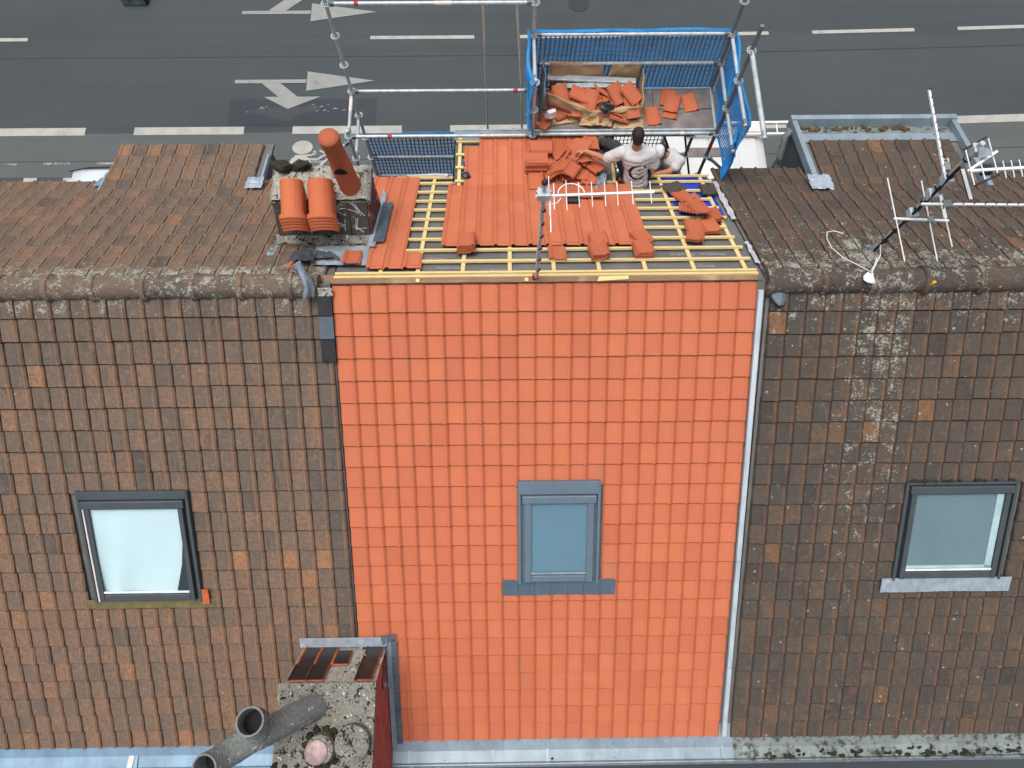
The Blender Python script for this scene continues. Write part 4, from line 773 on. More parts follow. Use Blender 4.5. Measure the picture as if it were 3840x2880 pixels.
b = MB(); b.box(2.29, 4.79, 2.875, 2.895, -1.24, -1.195); b.build('deck_edge', 'galv', sc); b = MB(); b.box(2.29, 4.79, 3.565, 3.585, -1.24, -1.195); b.build('deck_edge', 'galv', sc); MB().box(4.765, 4.785, 2.9, 3.56, -1.24, -1.19).build('deck_edge', 'galv', sc)
for i, (x0, x1) in enumerate(((-.22, 2.25), (2.30, 4.77))):
    MB().box(x0, x1, 2.90, 3.56, -3.25, -3.205).build('deck_board', 'plank', sc)
MB().box(2.3, 4.77, 2.42, 2.80, -2.80, -2.755).build('bracket_board', 'plank', sc)
for x in (2.4, 4.6): MB().bar((x, 2.40, -2.82), (x, 2.86, -2.82), .05).build('bracket', 'galv_dark', sc)

# safety nets: cords are real strands
def net(name, mat, P, nu, nv, label, group=None, w=.0075, sag=.02, diag=False):
    b = MB()
    def pt(i, j):
        p = P(i, j); return p + Vector((noise.noise(p*2.3), noise.noise(p*2.3+Vector((5, 5, 5))), .4*noise.noise(p*1.7)))*sag
    for i in range(nu+1): b.tube([pt(i/nu, j/10) for j in range(11)], w/2, 4, False)
    for j in range(nv+1): b.tube([pt(i/16, j/nv) for i in range(17)], w/2*(2.2 if j in (0, nv) else 1), 4, False)
    return tag(b.build(name, mat), label, 'net', group)
net('safety_net', 'net', lambda i, j: Vector((2.25+2.57*i, FY+.035, -1.24+1.02*j+.02*math.sin(i*20)*(1-j))), 44, 13, 'blue safety net on the street side rail behind the tile deck', 'blue nets on the scaffold', .0225)
net('safety_net', 'net', lambda i, j: Vector((2.215+.05*math.sin(j*7)*(.5), 2.80+.84*i, -1.50+1.30*j)), 26, 34, 'bunched blue net on the left end posts of the tile deck', 'blue nets on the scaffold', .016, .07)
net('safety_net', 'net', lambda i, j: Vector((4.85+.03*math.sin(i*9), 2.16+1.46*i, -1.25+1.03*j-.5*(1-i)**3*(1-j)*.4)), 40, 30, 'blue net closing the right end of the tile deck', 'blue nets on the scaffold', .011, .04)
net('safety_net', 'net', lambda i, j: Vector((4.82+.06*i, 2.10+.30*i+.1*j, -1.72+1.1*j)), 12, 30, 'narrow gathered tail of blue net hanging over the right eaves', 'blue nets on the scaffold', .016, .05)
net('safety_net', 'net_dark', lambda i, j: Vector((-.24+2.5*i, FY+.03, -3.30+1.08*j)), 42, 13, 'dark blue net below the left scaffold bay beside the chimney', 'blue nets on the scaffold', .019)
net('safety_net', 'net_black', lambda i, j: Vector((2.30+2.05*i, FY+.03, -3.60+1.38*j)), 34, 15, 'dark net under the tile deck behind the workers', 'blue nets on the scaffold', .014)
net('safety_net', 'net_black', lambda i, j: Vector((4.36+.10*i, FY-.62*i, -3.30+1.05*j)), 16, 22, 'dark net folded back beside the red banded post', 'blue nets on the scaffold', .014)
# ropes to the street
b = MB(); b.tube([(1.62, FY+.25, 3.2), (1.63, FY+.4, -.5), (1.60, 4.6, -4.5), (1.55, 5.6, GZ+.02)], .017, 8); tag(b.build('rope', 'rope', None, True), 'long beige hoisting rope hanging to the street left of the deck', 'rope', 'hoisting ropes')
b = MB(); b.tube([(1.98, FY+.1, 3.2), (2.06, FY+.1, 0), (2.14, FY+.12, -1.4), (2.20, FY+.2, -4)], .015, 8); tag(b.build('rope', 'rope', None, True), 'shorter beige rope passing behind the bunched blue net', 'rope', 'hoisting ropes')

# ------------------------------------------------------------------ loose tiles and clutter
def loose(M, label, group, kind='loose', tone=None):
    o = bpy.data.objects.new('roof_tile', TILE[kind]); COL.objects.link(o); o.matrix_basis = M; o.color = tone or (random.gauss(.45, .2), random.random(), .1, 1)
    return tag(o, label, 'tile', group, 'thing')
CENT = Matrix.Translation((-.10, -.145, 0))
def lay(pl, u, v, n, rot=0, tilt=0, roll=0): return pl.M(u, v, n) @ Matrix.Rotation(rot, 4, 'Z') @ Matrix.Rotation(tilt, 4, 'X') @ Matrix.Rotation(roll, 4, 'Y') @ CENT
def stack(pl, u, v, n0, cnt, rot, where, group, step=.027, kind='loose', wob=.05):
    for k in range(cnt):
        nm = ('topmost orange tile of the %s' if k == cnt-1 else ('orange tile at the bottom of the %s' if k == 0 else 'orange tile '+ORD[cnt-1-k]+' from the top of the %s')) % where if cnt > 1 else where
        loose(lay(pl, u+random.uniform(-.008, .008), v+random.uniform(-.012, .012), n0+k*step, rot+random.uniform(-wob, wob)), nm, group, kind)
G1 = 'loose tiles laid ready on the battens'
TOP = .062
stack(PB, 1.432, .66, TOP, 4, math.pi, 'stack left of the mast', G1)
stack(PB, 2.463, .50, TOP, 1, .03, 'single orange tile on the battens right of the antenna mast', G1)
stack(PB, 2.95, .72, TOP+.03, 2, math.pi+.08, 'upper pair right of the mast', G1); stack(PB, 2.93, .49, TOP, 3, math.pi+.08, 'three tile stack below the antenna tip', G1)
stack(PB, 3.46, .78, TOP+.02, 2, math.pi+.30, 'pair on the laid corner', G1); stack(PB, 3.43, .52, TOP, 3, math.pi+.05, 'three tile stack under the laid corner', G1)
stack(PB, 4.10, .86, TOP, 2, math.pi-.28, 'slanted pair lowest at the right', G1)
stack(PB, 4.12, 1.08, TOP, 2, math.pi-.05, 'left pair above the slanted pair', G1); stack(PB, 4.32, 1.06, TOP, 2, math.pi+.1, 'right pair above the slanted pair', G1)
for k in range(6): loose(lay(PB, 4.16+.018*k, 1.62-.055*k, TOP+.022*k, math.pi-.15+.05*k, -.10, .03), 'orange tile %s from the top in the slipped row on the right battens' % ORD[k+2], G1)
stack(PB, 4.42, 1.38, TOP, 2, math.pi+.05, 'two tiles at the foot of the slipped row', G1)
loose(lay(PB, 4.16, 1.88, TOP+.02, math.pi+.3, -.06), 'orange tile highest in the slipped row by the blue sheet', G1); loose(lay(PB, 4.25, 1.78, TOP+.03, math.pi+.1, -.06), 'orange tile second highest in the slipped row', G1)
loose(lay(PB, 4.54, 2.12, TOP, math.pi-.05), 'old dark tile lying on the battens over the blue sheet', 'old tiles on the battens', 'loose_old', (.2, .2, .6, 1)); loose(lay(PB, 4.09, 2.17, TOP+.01, math.pi/2+.55, 0, .25), 'old dark tile tipped on edge beside the kneeling worker', 'old tiles on the battens', 'loose_old', (.3, .3, .6, 1))
loose(lay(PB, .165, .43, TOP+.01, .06, .05), 'single orange tile on the zinc apron below the chimney', G1)
# heap beside the workers, on the dormer
G2 = 'loose tiles heaped on the dormer'; H = TOP+.042
stack(DN, 2.37, .66, H, 3, math.pi/2+.0, 'low pile at the dormer edge', G2, wob=.03); loose(lay(DN, 2.38, .60, H+.085, math.pi/2, .0, .22), 'pale orange tile leaning on the low pile at the dormer edge', G2)
stack(DN, 2.30, .30, H, 7, math.pi/2, 'tall seven tile stack left of the heap', G2, .028, wob=.02)
stack(DN, 2.30, .02, H-.01, 2, math.pi, 'pair between the tall stack and the mast', G2)
for k in range(9): loose(lay(DN, 2.50+.031*k, .16+.035*math.sin(k*.5), H+.04+.012*k, .10-.07*k, .35-.02*k, .55-.10*k), '%s tile from the left in the fan of leaning tiles at the heap' % ORD[k], G2)
heap = ((2.60, .58, .05, .35, .1, .9, 'tile standing on edge behind the fan'), (2.66, .55, .06, .45, .1, .9, 'second tile standing on edge behind the fan'), (2.80, .48, .09, .75, .2, .5, 'tilted tile at the top of the heap'), (2.90, .40, .10, .85, .15, .5, 'tilted tile right of the heap top'), (2.80, .40, .03, 2.4, .3, .1, 'tile lying across the heap'), (3.07, .78, .0, .05, .0, .02, 'flat tile on the dormer under the outstretched hand'), (2.92, .60, .11, .9, .35, .35, 'tile held up in the outstretched hand'), (3.08, .27, .06, .62, .12, .05, 'turned tile in front of the worker lap'), (2.93, .33, .04, .15, .9, .1, 'narrow tile propped upright in the heap'), (2.92, .20, .0, -.25, .1, .1, 'tile at the right foot of the heap'), (3.00, .12, .0, -.1, .05, .15, 'tile lowest at the right foot of the heap'), (2.70, .20, .0, .3, .05, .0, 'tile buried under the fan'), (3.0, .45, .03, 1.2, .2, .2, 'tile half under the turned tile'), (2.76, .66, .0, .1, .0, .0, 'tile flat on the dormer behind the heap'))
for u, v, n, rz, tx, ry, lab in heap: loose(lay(DN, u, v, H+n, rz, tx, ry), 'orange '+lab, G2)
stack(PB, 2.84, 1.95, TOP+.045, 2, math.pi/2+.05, 'crossways pair behind the antenna box', G2); loose(lay(PB, 3.0, 1.93, TOP+.05, math.pi/2-.18, .1), 'orange tile askew beside the crossways pair', G2)
b = MB(); b.grid(lambda i, j: DN.p(3.02+.16*i+.1*j, -.10+.40*j, .11+.05*noise.noise((i*4, j*5, 2))), 14, 16); tag(b.build('plastic_sheet', 'crumple', None, True), 'crumpled translucent grey sheet beside the worker', 'sheet')

# tiles and rubbish on the deck
DP = Plane(3.2, -1.205, 0, 1); G3 = 'loose tiles on the scaffold deck'
for u, y, rz, n, lab in ((3.93, 3.10, .12+math.pi, 0, 'lone orange tile nearest the near deck edge'), (4.19, 3.20, -.25+math.pi, .0, 'orange tile under its neighbour on the deck'), (4.21, 3.28, -.30+math.pi, .035, 'slanted orange tile on top of another on the deck'), (4.46, 3.32, .20+math.pi, 0, 'orange tile nearest the right deck end'), (4.17, 3.40, -.2, 0, 'orange tile furthest back of the four on the deck')):
    loose(lay(DP, u, y-3.2, n, rz), lab, G3)
G4 = 'broken tiles in the cardboard bin'; random.seed(21)
for k in range(40):
    u = 2.62+1.02*random.random(); y = 3.14+.33*random.random(); n = .02+.20*random.random()*(1-abs(u-3.1)/.75); 
    o = loose(lay(DP, u, y-3.2, n, random.uniform(-1.2, 1.2)+random.choice((0, math.pi)), random.uniform(-.5, .35), random.uniform(-.5, .5)), 'broken orange tile dumped in the cardboard bin on the deck', G4)
for u, y, rz, n, tx in ((2.66, 3.30, .25, .20, .35), (2.92, 3.27, 1.25, .24, .2), (3.05, 3.20, -.25, .22, .35), (3.42, 3.30, .5, .22, .3), (3.60, 3.26, .75, .27, .35), (3.62, 3.12, .2, .17, .5), (3.12, 3.1, -.05, .14, .5), (2.85, 3.16, -.2, .16, .4), (3.45, 3.05, 1.5, .10, .3)): loose(lay(DP, u, y-3.2, n, rz+math.pi, tx), 'broken orange tile dumped in the cardboard bin on the deck', G4)
loose(lay(DP, 2.40, -.20, .03, .9, .3, .3), 'orange tile in the shade at the left deck corner', G3)
bn = thing('cardboard_bin', (3.1, 3.2, -1.2), 'torn brown cardboard box full of broken orange tiles on the deck', 'box')
def sheet(name, pts, mat, parent, th=.008, warp=.02):
    a, b_, c, d = [Vector(p) for p in pts]; q = MB(); n = (b_-a).cross(d-a).normalized()
    f = lambda i, j: (a.lerp(b_, i)).lerp(d.lerp(c, i), j) + n*warp*noise.noise(a+Vector((i*4, j*4, i)))
    q.grid(f, 12, 8); o = q.build(name, mat, parent, True); m = o.modifiers.new('thickness', 'SOLIDIFY'); m.thickness = th; return o
sheet('back_flap', ((2.52, 3.56, -1.2), (3.28, 3.56, -1.2), (3.22, 3.58, -.74), (2.50, 3.58, -.68)), 'card', bn); sheet('back_flap', ((3.24, 3.565, -1.2), (3.74, 3.56, -1.2), (3.74, 3.58, -.72), (3.36, 3.58, -.74)), 'card', bn)
sheet('front_flap', ((2.48, 3.16, -1.17), (3.10, 2.98, -1.17), (3.02, 3.02, -.95), (2.45, 3.22, -.85)), 'card', bn); sheet('front_flap', ((3.05, 2.98, -1.17), (3.78, 3.06, -1.17), (3.74, 3.10, -.98), (3.02, 3.00, -.98)), 'card', bn, .008, .04)
sheet('side_flap', ((3.74, 3.06, -1.18), (3.76, 3.56, -1.18), (3.78, 3.56, -.8), (3.76, 3.10, -.95)), 'card', bn)
sheet('printed_strip', ((2.47, 3.135, -1.03), (2.80, 3.035, -1.06), (2.78, 3.045, -1.01), (2.46, 3.15, -.96)), 'card_red', bn, .003, 0)
for pts, lab in ((((2.30, 2.92, -1.19), (2.98, 3.02, -1.185), (2.75, 3.22, -1.17), (2.34, 3.12, -1.16)), 'flat brown cardboard sheet in the left corner of the deck'), (((3.36, 2.88, -1.185), (3.80, 2.90, -1.185), (3.80, 3.05, -1.18), (3.40, 3.04, -1.18)), 'flat brown cardboard sheet behind the worker head'), (((2.90, 2.94, -1.19), (3.18, 2.89, -1.12), (3.16, 3.0, -1.06), (2.94, 3.02, -1.10)), 'torn cardboard piece sticking up at the near deck edge'), (((3.14, 2.92, -1.15), (3.34, 2.90, -1.16), (3.40, 3.02, -1.10), (3.12, 3.00, -1.10)), 'curled cardboard scrap beside the torn piece')):
    tag(sheet('cardboard_sheet', pts, 'card', None, .006, .03), lab, 'cardboard', 'cardboard on the deck')
MB_ = MB(); MB_.bar((2.48, 3.56, -.96), (3.68, 3.46, -.93), .085, .035); tag(MB_.build('metal_profile', 'galv', None, False, .004), 'long zinc channel lying across the tile bin, back one', 'metal profile', 'zinc channels on the bin')
MB_ = MB(); MB_.bar((2.60, 3.44, -.99), (3.68, 3.43, -.965), .075, .03); tag(MB_.build('metal_profile', 'galv', None, False, .004), 'shorter zinc channel lying across the tile bin, front one', 'metal profile', 'zinc channels on the bin')
q = sheet('metal_sheet', ((2.36, 2.98, -1.15), (2.38, 3.58, -1.15), (2.43, 3.60, -.62), (2.43, 3.05, -.70)), 'galv_dark', None, .01, .03); tag(q, 'dull grey metal sheet standing at the left end of the bin', 'metal sheet')
tag(blob('plastic_bag', 'bag', (3.27, 3.06, -.95), (.09, .06, .07), None, .05, 14), 'crumpled dark plastic bag on the tile bin', 'bag', 'bags on the deck'); tag(blob('plastic_bag', 'bag_white', (2.52, 2.98, -.98), (.07, .05, .08), None, .05, 13), 'white plastic bag hanging on the bin corner', 'bag', 'bags on the deck')
# small things on the roof
b = MB(); M = lay(DN, 1.36, .30, .085, .2); b.tube([M @ Vector((.1, .0, 0)), M @ Vector((.1, .09, 0))], .014, 8); sd_ = b.build('screwdriver', 'blue_plastic', None, True); tag(sd_, 'blue handled screwdriver on the batten left of the laid tiles', 'screwdriver'); b = MB(); b.tube([M @ Vector((.1, .09, 0)), M @ Vector((.1, .22, 0))], .005, 6); b.build('blade', 'alu', sd_)
tag(blob('tool_pouch', 'bag', tuple(DN.p(1.37, .17, .1)), (.07, .06, .04), None, .03, 16), 'black tool pouch on the battens below the screwdriver', 'pouch')

# ------------------------------------------------------------------ aerials
def yagi(parent, a, b_, el, mat='alu', r=.011, er=.005):      # boom a..b_, elements [(t, dx-half vector)]
    m = MB(); m.bar(a, b_, r*2); bm = m.build('boom', mat, parent); a, b_ = Vector(a), Vector(b_)
    for t, h, *mm in el:
        p = a.lerp(b_, t); h = Vector(h); e_ = MB(); e_.tube([p-h, p+h], er, 6); e_.build('element', mm[0] if mm else mat, parent, True)
    return bm
an = thing('antenna', (2.21, .035, -.05), 'white yagi antenna on the mast in the middle of the ridge', 'antenna', 'roof antennas')
b = MB(); b.tube([(2.21, .035, -.06), (2.21, .035, 1.78)], .018, 10); b.build('mast', 'galv', an, True)
b = MB(); b.tube([(2.20, .01, .08), (2.19, .01, .6), (2.20, .01, 1.1), (2.19, .01, 1.48)], .008, 6); b.build('cable', 'cable', an, True)
for k in range(6): z = .22+k*.23; MB().tube([(2.216, .035, z), (2.222, .033, z+.012)], .024, 8).build('cable_tie', 'cable_black', an, True)
b = MB(); b.bar((2.19, .035, .02), (2.19, .035, .12), .06, .05); b.build('mast_foot', 'orange_edge', an, False, .01); b = MB(); b.ball((2.21, .035, 1.80), .03, 10, 8); b.build('mast_cap', 'plastic_black', an, True)
b = MB(); b.box(2.15, 2.27, -.01, .07, 1.58, 1.67); cl = b.build('clamp', 'galv', an, False, .01)
for k in range(8): a_ = k*math.pi/4; MB().bar((2.21, .04, 1.66), (2.21+.065*math.cos(a_), .04+.05*math.sin(a_), 1.66), .018, .016).build('wing_nut', 'galv', an)
EY = (0, .115, 0)
yagi(an, (2.14, .03, 1.60), (3.17, .05, 1.62), [(.115, (0, .20, 0)), (.26, (0, .15, 0)), (.365, (0, .125, 0)), (.475, (0, .125, 0)), (.585, (0, .122, 0)), (.69, (0, .12, 0)), (.815, (0, .115, 0)), (.97, (0, .11, 0))], r=.010, er=.0045)
b = MB(); b.tube([(2.30, -.10, 1.60), (2.30, .16, 1.60)], .0055, 6); b.build('element', 'alu', an, True)
b = MB(); b.tube([(2.265+.0, -.30, 1.56), (2.27, .12, 1.58)], .0055, 6); b.build('element', 'alu', an, True)
b = MB(); b.tube([(2.335+.115*(1-math.cos(t*math.pi/12)), .05+.10*math.sin(t*math.pi/12), 1.61) for t in range(13)], .0055, 6); b.build('folded_dipole', 'alu', an, True)
b = MB(); b.tube([(2.23, .0, 1.50), (2.25, -.03, 1.56), (2.33, -.02, 1.58), (2.36, .02, 1.585)], .006, 6); b.build('cable', 'cable', an, True)
MB().box(2.41, 2.53, -.015, .045, 1.54, 1.585).build('balun_box', 'plastic_black', an, False, .008)

ar = thing('antenna_mast', (6.09, .46, -.3), 'leaning looking aerial mast with several yagi antennas on the right roof', 'antenna', 'roof antennas')
ar['label'] = 'tall mast carrying several yagi antennas on the dark right roof'
b = MB(); b.tube([(6.10, .50, -.35), (6.08, .47, 1.70)], .024, 12); b.build('mast', 'galv', ar, True)
b = MB(); b.tube([(6.06, .46, -.2), (6.055, .44, .4), (6.06, .43, .9), (6.05, .43, 1.4)], .014, 8); b.build('cable', 'cable_black', ar, True)
for z in (-.02, .2, .42, .63, .75, 1.0, 1.2, 1.45): MB().tube([(6.088, .475, z), (6.088, .475, z+.018)], .034, 10).build('cable_tie', 'cable_black', ar, True)
for z in (.55, .9, 1.15, 1.6): MB().box(6.04, 6.13, .42, .52, z-.045, z+.045).build('clamp', 'galv', ar, False, .01)
b = MB(); b.tube([(6.11, .52, -.34), (6.10, .50, -.28)], .06, 12); b.build('mast_collar', 'lead', ar, True)
# boom pointing to the street
yagi(ar, (6.07, .42, 1.15), (6.12, 1.50, 1.15), [(t/11, (.0, .0, .045), 'plastic_black') for t in range(1, 12)], r=.011, er=.004); MB().box(6.10, 6.16, .58, .68, 1.08, 1.15).build('balun_box', 'plastic_grey', ar, False, .008)
b = MB(); b.tube([(6.10, .70, 1.13), (6.16, .72, 1.13), (6.17, .6, 1.12), (6.14, .58, 1.12)], .006, 6); b.build('folded_dipole', 'alu', ar, True)
# boom along the ridge
yagi(ar, (5.96, .36, .9), (7.45, .33, .9), [(.2+t*.072, (0, .0, .05), 'plastic_black') for t in range(12)], r=.011); MB().box(6.17, 6.25, .32, .40, .86, .92).build('balun_box', 'plastic_grey', ar, False, .008)
for dx in (0, .025): b = MB(); b.tube([(6.16+dx, .47, .9), (6.155+dx, .20, .9)], .006, 6); b.build('folded_dipole', 'alu', ar, True)
# long element antenna lower on the mast
yagi(ar, (5.88, .41, .55), (6.44, .38, .55), [(.04, (.0, .49, 0)), (.65, (.01, .47, 0)), (.96, (.0, .30, 0))], r=.011, er=.007); MB().box(6.22, 6.29, .36, .43, .5, .57).build('balun_box', 'plastic_grey', ar, False, .008)
# top antenna with corner reflector
yagi(ar, (5.98, .25, 1.6), (6.85, .30, 1.6), [(.36+.085*t, (.005, .088, 0)) for t in range(7)], r=.013); b = MB(); b.bar((5.96, .25, 1.6), (6.22, .41, 1.66), .02); b.build('reflector_arm', 'alu', ar)
for x, y in ((5.975, .275), (6.08, .33), (6.205, .395)): b = MB(); b.tube([(x, y-.18, 1.62), (x, y+.18, 1.62)], .006, 6); b.build('element', 'alu', ar, True)
b = MB(); b.bar((5.96, .46, 1.62), (6.19, .59, 1.62), .014); b.build('reflector_rail', 'plastic_black', ar); b = MB(); b.bar((5.98, .09, 1.62), (6.22, .20, 1.62), .014); b.build('reflector_rail', 'plastic_black', ar)
MB().box(6.10, 6.19, .24, .32, 1.54, 1.6).build('balun_box', 'plastic_black', ar, False, .008)
for k in range(4): b = MB(); b.tube([(6.20+.012*k, .55-.12*k*.0, 1.2), (6.21+.012*k, .22, 1.2)], .005, 6); b.build('folded_dipole', 'alu' if k else 'plastic_black', ar, True)
b = MB(); b.add([(6.03, .33, 1.68), (6.14, .34, 1.70), (6.10, .42, 1.70), (6.07, .46, 1.66), (6.08, .38, 1.75)], [(0, 1, 4), (1, 2, 4), (2, 3, 4), (3, 0, 4), (3, 2, 1, 0)]); b.build('foil_cap', 'galv', ar)
# cable loop on the roof
b = MB(); b.tube([tuple(back(u, v, .09)) for u, v in ((5.84, .86), (5.75, .93), (5.66, .90), (5.60, .74), (5.58, .52), (5.63, .30), (5.72, .16))]+[(5.78, .02, .13)], .006, 6); tag(b.build('cable_loop', 'cable', None, True), 'loose white cable loop lying on the dark tiles beside the aerial', 'cable')
tag(blob('plastic_scrap', 'bag_white', (5.76, -.05, .14), (.05, .05, .03), None, .05, 18, 12, 8), 'white plastic scrap tied to the right ridge', 'plastic')
b = MB(); b.tube([(5.80, .04, .12), (5.86, .12, .10), (5.95, .25, .0)], .011, 8); b.tube([(5.78, .0, .14), (5.90, .2, .16), (6.05, .44, -.05)], .006, 6); b.build('cable', 'cable', ar, True)

# ------------------------------------------------------------------ vehicles and street things
def wheel(parent, x, y, r, w):
    b = MB(); b.tube([(x, y-w/2, GZ+r), (x, y-w/2+.02, GZ+r), (x, y+w/2-.02, GZ+r), (x, y+w/2, GZ+r)], [r*.9, r, r, r*.9], 24); o = b.build('wheel', 'tyre', parent, True)
    b = MB(); b.tube([(x, y-w/2-.004, GZ+r), (x, y+w/2+.004, GZ+r)], r*.6, 18); b.build('rim', 'galv', o, True)
def loft(b, rings): 
    n = len(rings[0]); vs = [p for r in rings for p in r]; b.add(vs, [(j*n+i, j*n+(i+1) % n, (j+1)*n+(i+1) % n, (j+1)*n+i) for j in range(len(rings)-1) for i in range(n)]+[tuple(range(n))[::-1], tuple((len(rings)-1)*n+i for i in range(n))])
def car_ring(x, yc, hw, z0, z1, tw, k=.12):  # section across y at x
    return [(x, yc-hw, z0), (x, yc+hw, z0), (x, yc+hw, z0+(z1-z0)*.55), (x, yc+hw*tw+.03, z1-k*.6), (x, yc+hw*tw-.08, z1), (x, yc, z1+.02), (x, yc-hw*tw+.08, z1), (x, yc-hw*tw-.03, z1-k*.6), (x, yc-hw, z0+(z1-z0)*.55)]
cy = 6.45
car = thing('parked_car', (-7.3, cy, GZ), 'parked white car partly hidden behind the left eaves', 'car', 'parked vehicles')
b = MB(); loft(b, [car_ring(x, cy, hw, GZ+.22, GZ+z, .95) for x, hw, z in ((-9.55, .70, .60), (-9.45, .84, .78), (-9.0, .88, .92), (-8.6, .9, .95), (-6.2, .9, .95), (-5.5, .86, .90), (-5.2, .78, .68))]); body = b.build('body', 'carwhite', car, True, 0, 50)
b = MB(); loft(b, [car_ring(x, cy, .86, GZ+.8, GZ+z, tw) for x, z, tw in ((-8.98, .97, .93), (-8.72, 1.36, .86), (-8.2, 1.44, .82), (-7.0, 1.46, .82), (-6.3, 1.36, .84), (-5.95, .96, .93))]); b.build('cabin', 'carwhite', car, True, 0, 50)
for y in (cy-.80, cy+.80): MB().box(-8.5, -6.4, y-.015 if y > cy else y-.02, y+.02 if y > cy else y+.015, GZ+1.0, GZ+1.28).build('side_window', 'carglass', car)
b = MB(); b.tube([(-8.80, cy+.66, GZ+1.385), (-8.3, cy+.715, GZ+1.455), (-7.0, cy+.72, GZ+1.475), (-6.4, cy+.70, GZ+1.40)], .018, 6); b.build('roof_seal', 'plastic_black', car, True)
MB().box(-9.58, -9.53, cy-.6, cy+.6, GZ+.4, GZ+.52).build('bumper', 'plastic_black', car)
for x in (-8.7, -6.1):
    for y in (cy-.82, cy+.82): wheel(car, x, y, .31, .2)
vy = 6.75
van = thing('parked_van', (6.1, vy, GZ), 'white van parked below the scaffold with a ladder on its roof', 'van', 'parked vehicles')
b = MB(); loft(b, [car_ring(x, vy, hw, GZ+.30, GZ+z, .96, .10) for x, hw, z in ((2.45, .8, .8), (2.6, .88, 1.02), (3.0, .94, 1.12), (3.5, .96, 1.62), (4.05, .97, 2.12), (4.7, .98, 2.18), (7.95, .97, 2.15), (8.12, .93, 2.02), (8.2, .90, 1.2))]); b.build('body', 'vanwhite', van, True, 0, 40)
for x0, x1 in ((4.3, 5.5), (5.54, 6.72), (6.76, 7.86)): MB().box(x0, x1, vy-.74, vy+.74, GZ+2.165, GZ+2.198).build('roof_panel', 'vanwhite', van, False, .008)
for x0, x1, y0, y1, m in ((6.50, 7.25, vy-.60, vy-.12, 'winwhite'), (6.20, 7.35, vy+.04, vy+.30, 'plank'), (7.42, 7.78, vy-.3, vy+.3, 'vanwhite')): MB().box(x0, x1, y0, y1, GZ+2.195, GZ+2.215).build('roof_hatch', m, van, False, .006)
b = MB(); b.add([(4.0, vy-.78, GZ+2.12), (4.0, vy+.78, GZ+2.12), (3.48, vy+.82, GZ+1.64), (3.48, vy-.82, GZ+1.64)], [(0, 1, 2, 3)]); b.build('windscreen', 'carglass', van)
for x in (3.4, 7.2):
    for y in (vy-.86, vy+.86): wheel(van, x, y, .34, .22)
ld = thing('ladder', (8.0, 7.5, GZ+2.2), 'aluminium ladder carried on the white van roof', 'ladder')
for y in (7.34, 7.66): MB().box(6.2, 9.4, y-.025, y+.025, GZ+2.27, GZ+2.34).build('rail', 'alu', ld)
for k in range(11): MB().tube([(6.35+k*.29, 7.34, GZ+2.30), (6.35+k*.29, 7.66, GZ+2.30)], .016, 8).build('rung', 'alu', ld, True)
MB().box(7.55, 8.0, 7.38, 7.62, GZ+2.345, GZ+2.355).build('marker_plate', 'sticker', ld)
for y in (7.0, 7.5): MB().bar((6.2, 5.85, GZ+2.2), (6.2, 7.7, GZ+2.2), .04).build('rack_bar', 'galv_dark', van)
b = MB(); b.box(5.15, 6.9, 5.2, 5.9, GZ+1.9, GZ+1.95); tag(b.build('board', 'yellow_dust'), 'yellow board beside the white van below the eaves', 'board')
for z in (1.93,): 
    for x in (5.3, 6.7): b = MB(); b.box(x-.04, x+.04, 5.25, 5.85, GZ+.13, GZ+1.9); tag(b.build('trestle', 'batten'), 'wooden trestle under the %s end of the yellow board' % ('left' if x < 6 else 'right'), 'trestle', 'trestles under the board')
bo = thing('traffic_post', (-8.88, 14.05, GZ), 'weathered grey green metal block standing on the road at the top edge', 'post')
b = MB(); b.box(-9.22, -8.54, 13.74, 14.4, GZ, GZ+.30); b.build('base_block', 'bollard', bo, False, .03); b = MB(); b.box(-9.02, -8.86, 13.80, 14.3, GZ+.30, GZ+.50); b.build('ridge_block', 'anthracite', bo, False, .03); MB().box(-8.55, -8.50, 13.78, 14.4, GZ, GZ+.26).build('dark_side', 'plastic_black', bo)

# ------------------------------------------------------------------ people
def remesh(b, name, mat, parent, vox=.012, smooth=4):
    me = bpy.data.meshes.new(name); me.from_pydata(b.v, [], b.f); o = bpy.data.objects.new(name, me)
    m = o.modifiers.new('r', 'REMESH'); m.mode = 'VOXEL'; m.voxel_size = vox
    m = o.modifiers.new('s', 'SMOOTH'); m.factor = .5; m.iterations = smooth
    nm = baked(o); bpy.data.meshes.remove(me)
    nm.name = name; nm.shade_smooth(); return link(name, nm, mat, parent)
def limb(b, pts, rs):        # overlapping balls and cones along a chain
    b.tube(pts, rs, 14)
    for p, r in zip(pts, rs): b.ball(p, r, 14, 10)
def head(b, c, fw, up, s=1):
    fw, up = Vector(fw).normalized(), Vector(up).normalized(); x = fw.cross(up).normalized(); up = x.cross(fw); M = basis(x, fw, up, c)
    b.ball((0, .0, .015*s), (.074*s, .092*s, .100*s), 18, 14, M); b.ball((0, .025*s, -.06*s), (.054*s, .062*s, .062*s), 14, 10, M); b.ball((0, .098*s, -.012*s), (.012, .018, .022), 8, 6, M)
    for sx in (-1, 1): b.ball((sx*.076*s, -.005, -.005), (.012, .024, .034), 8, 6, M)
    return M
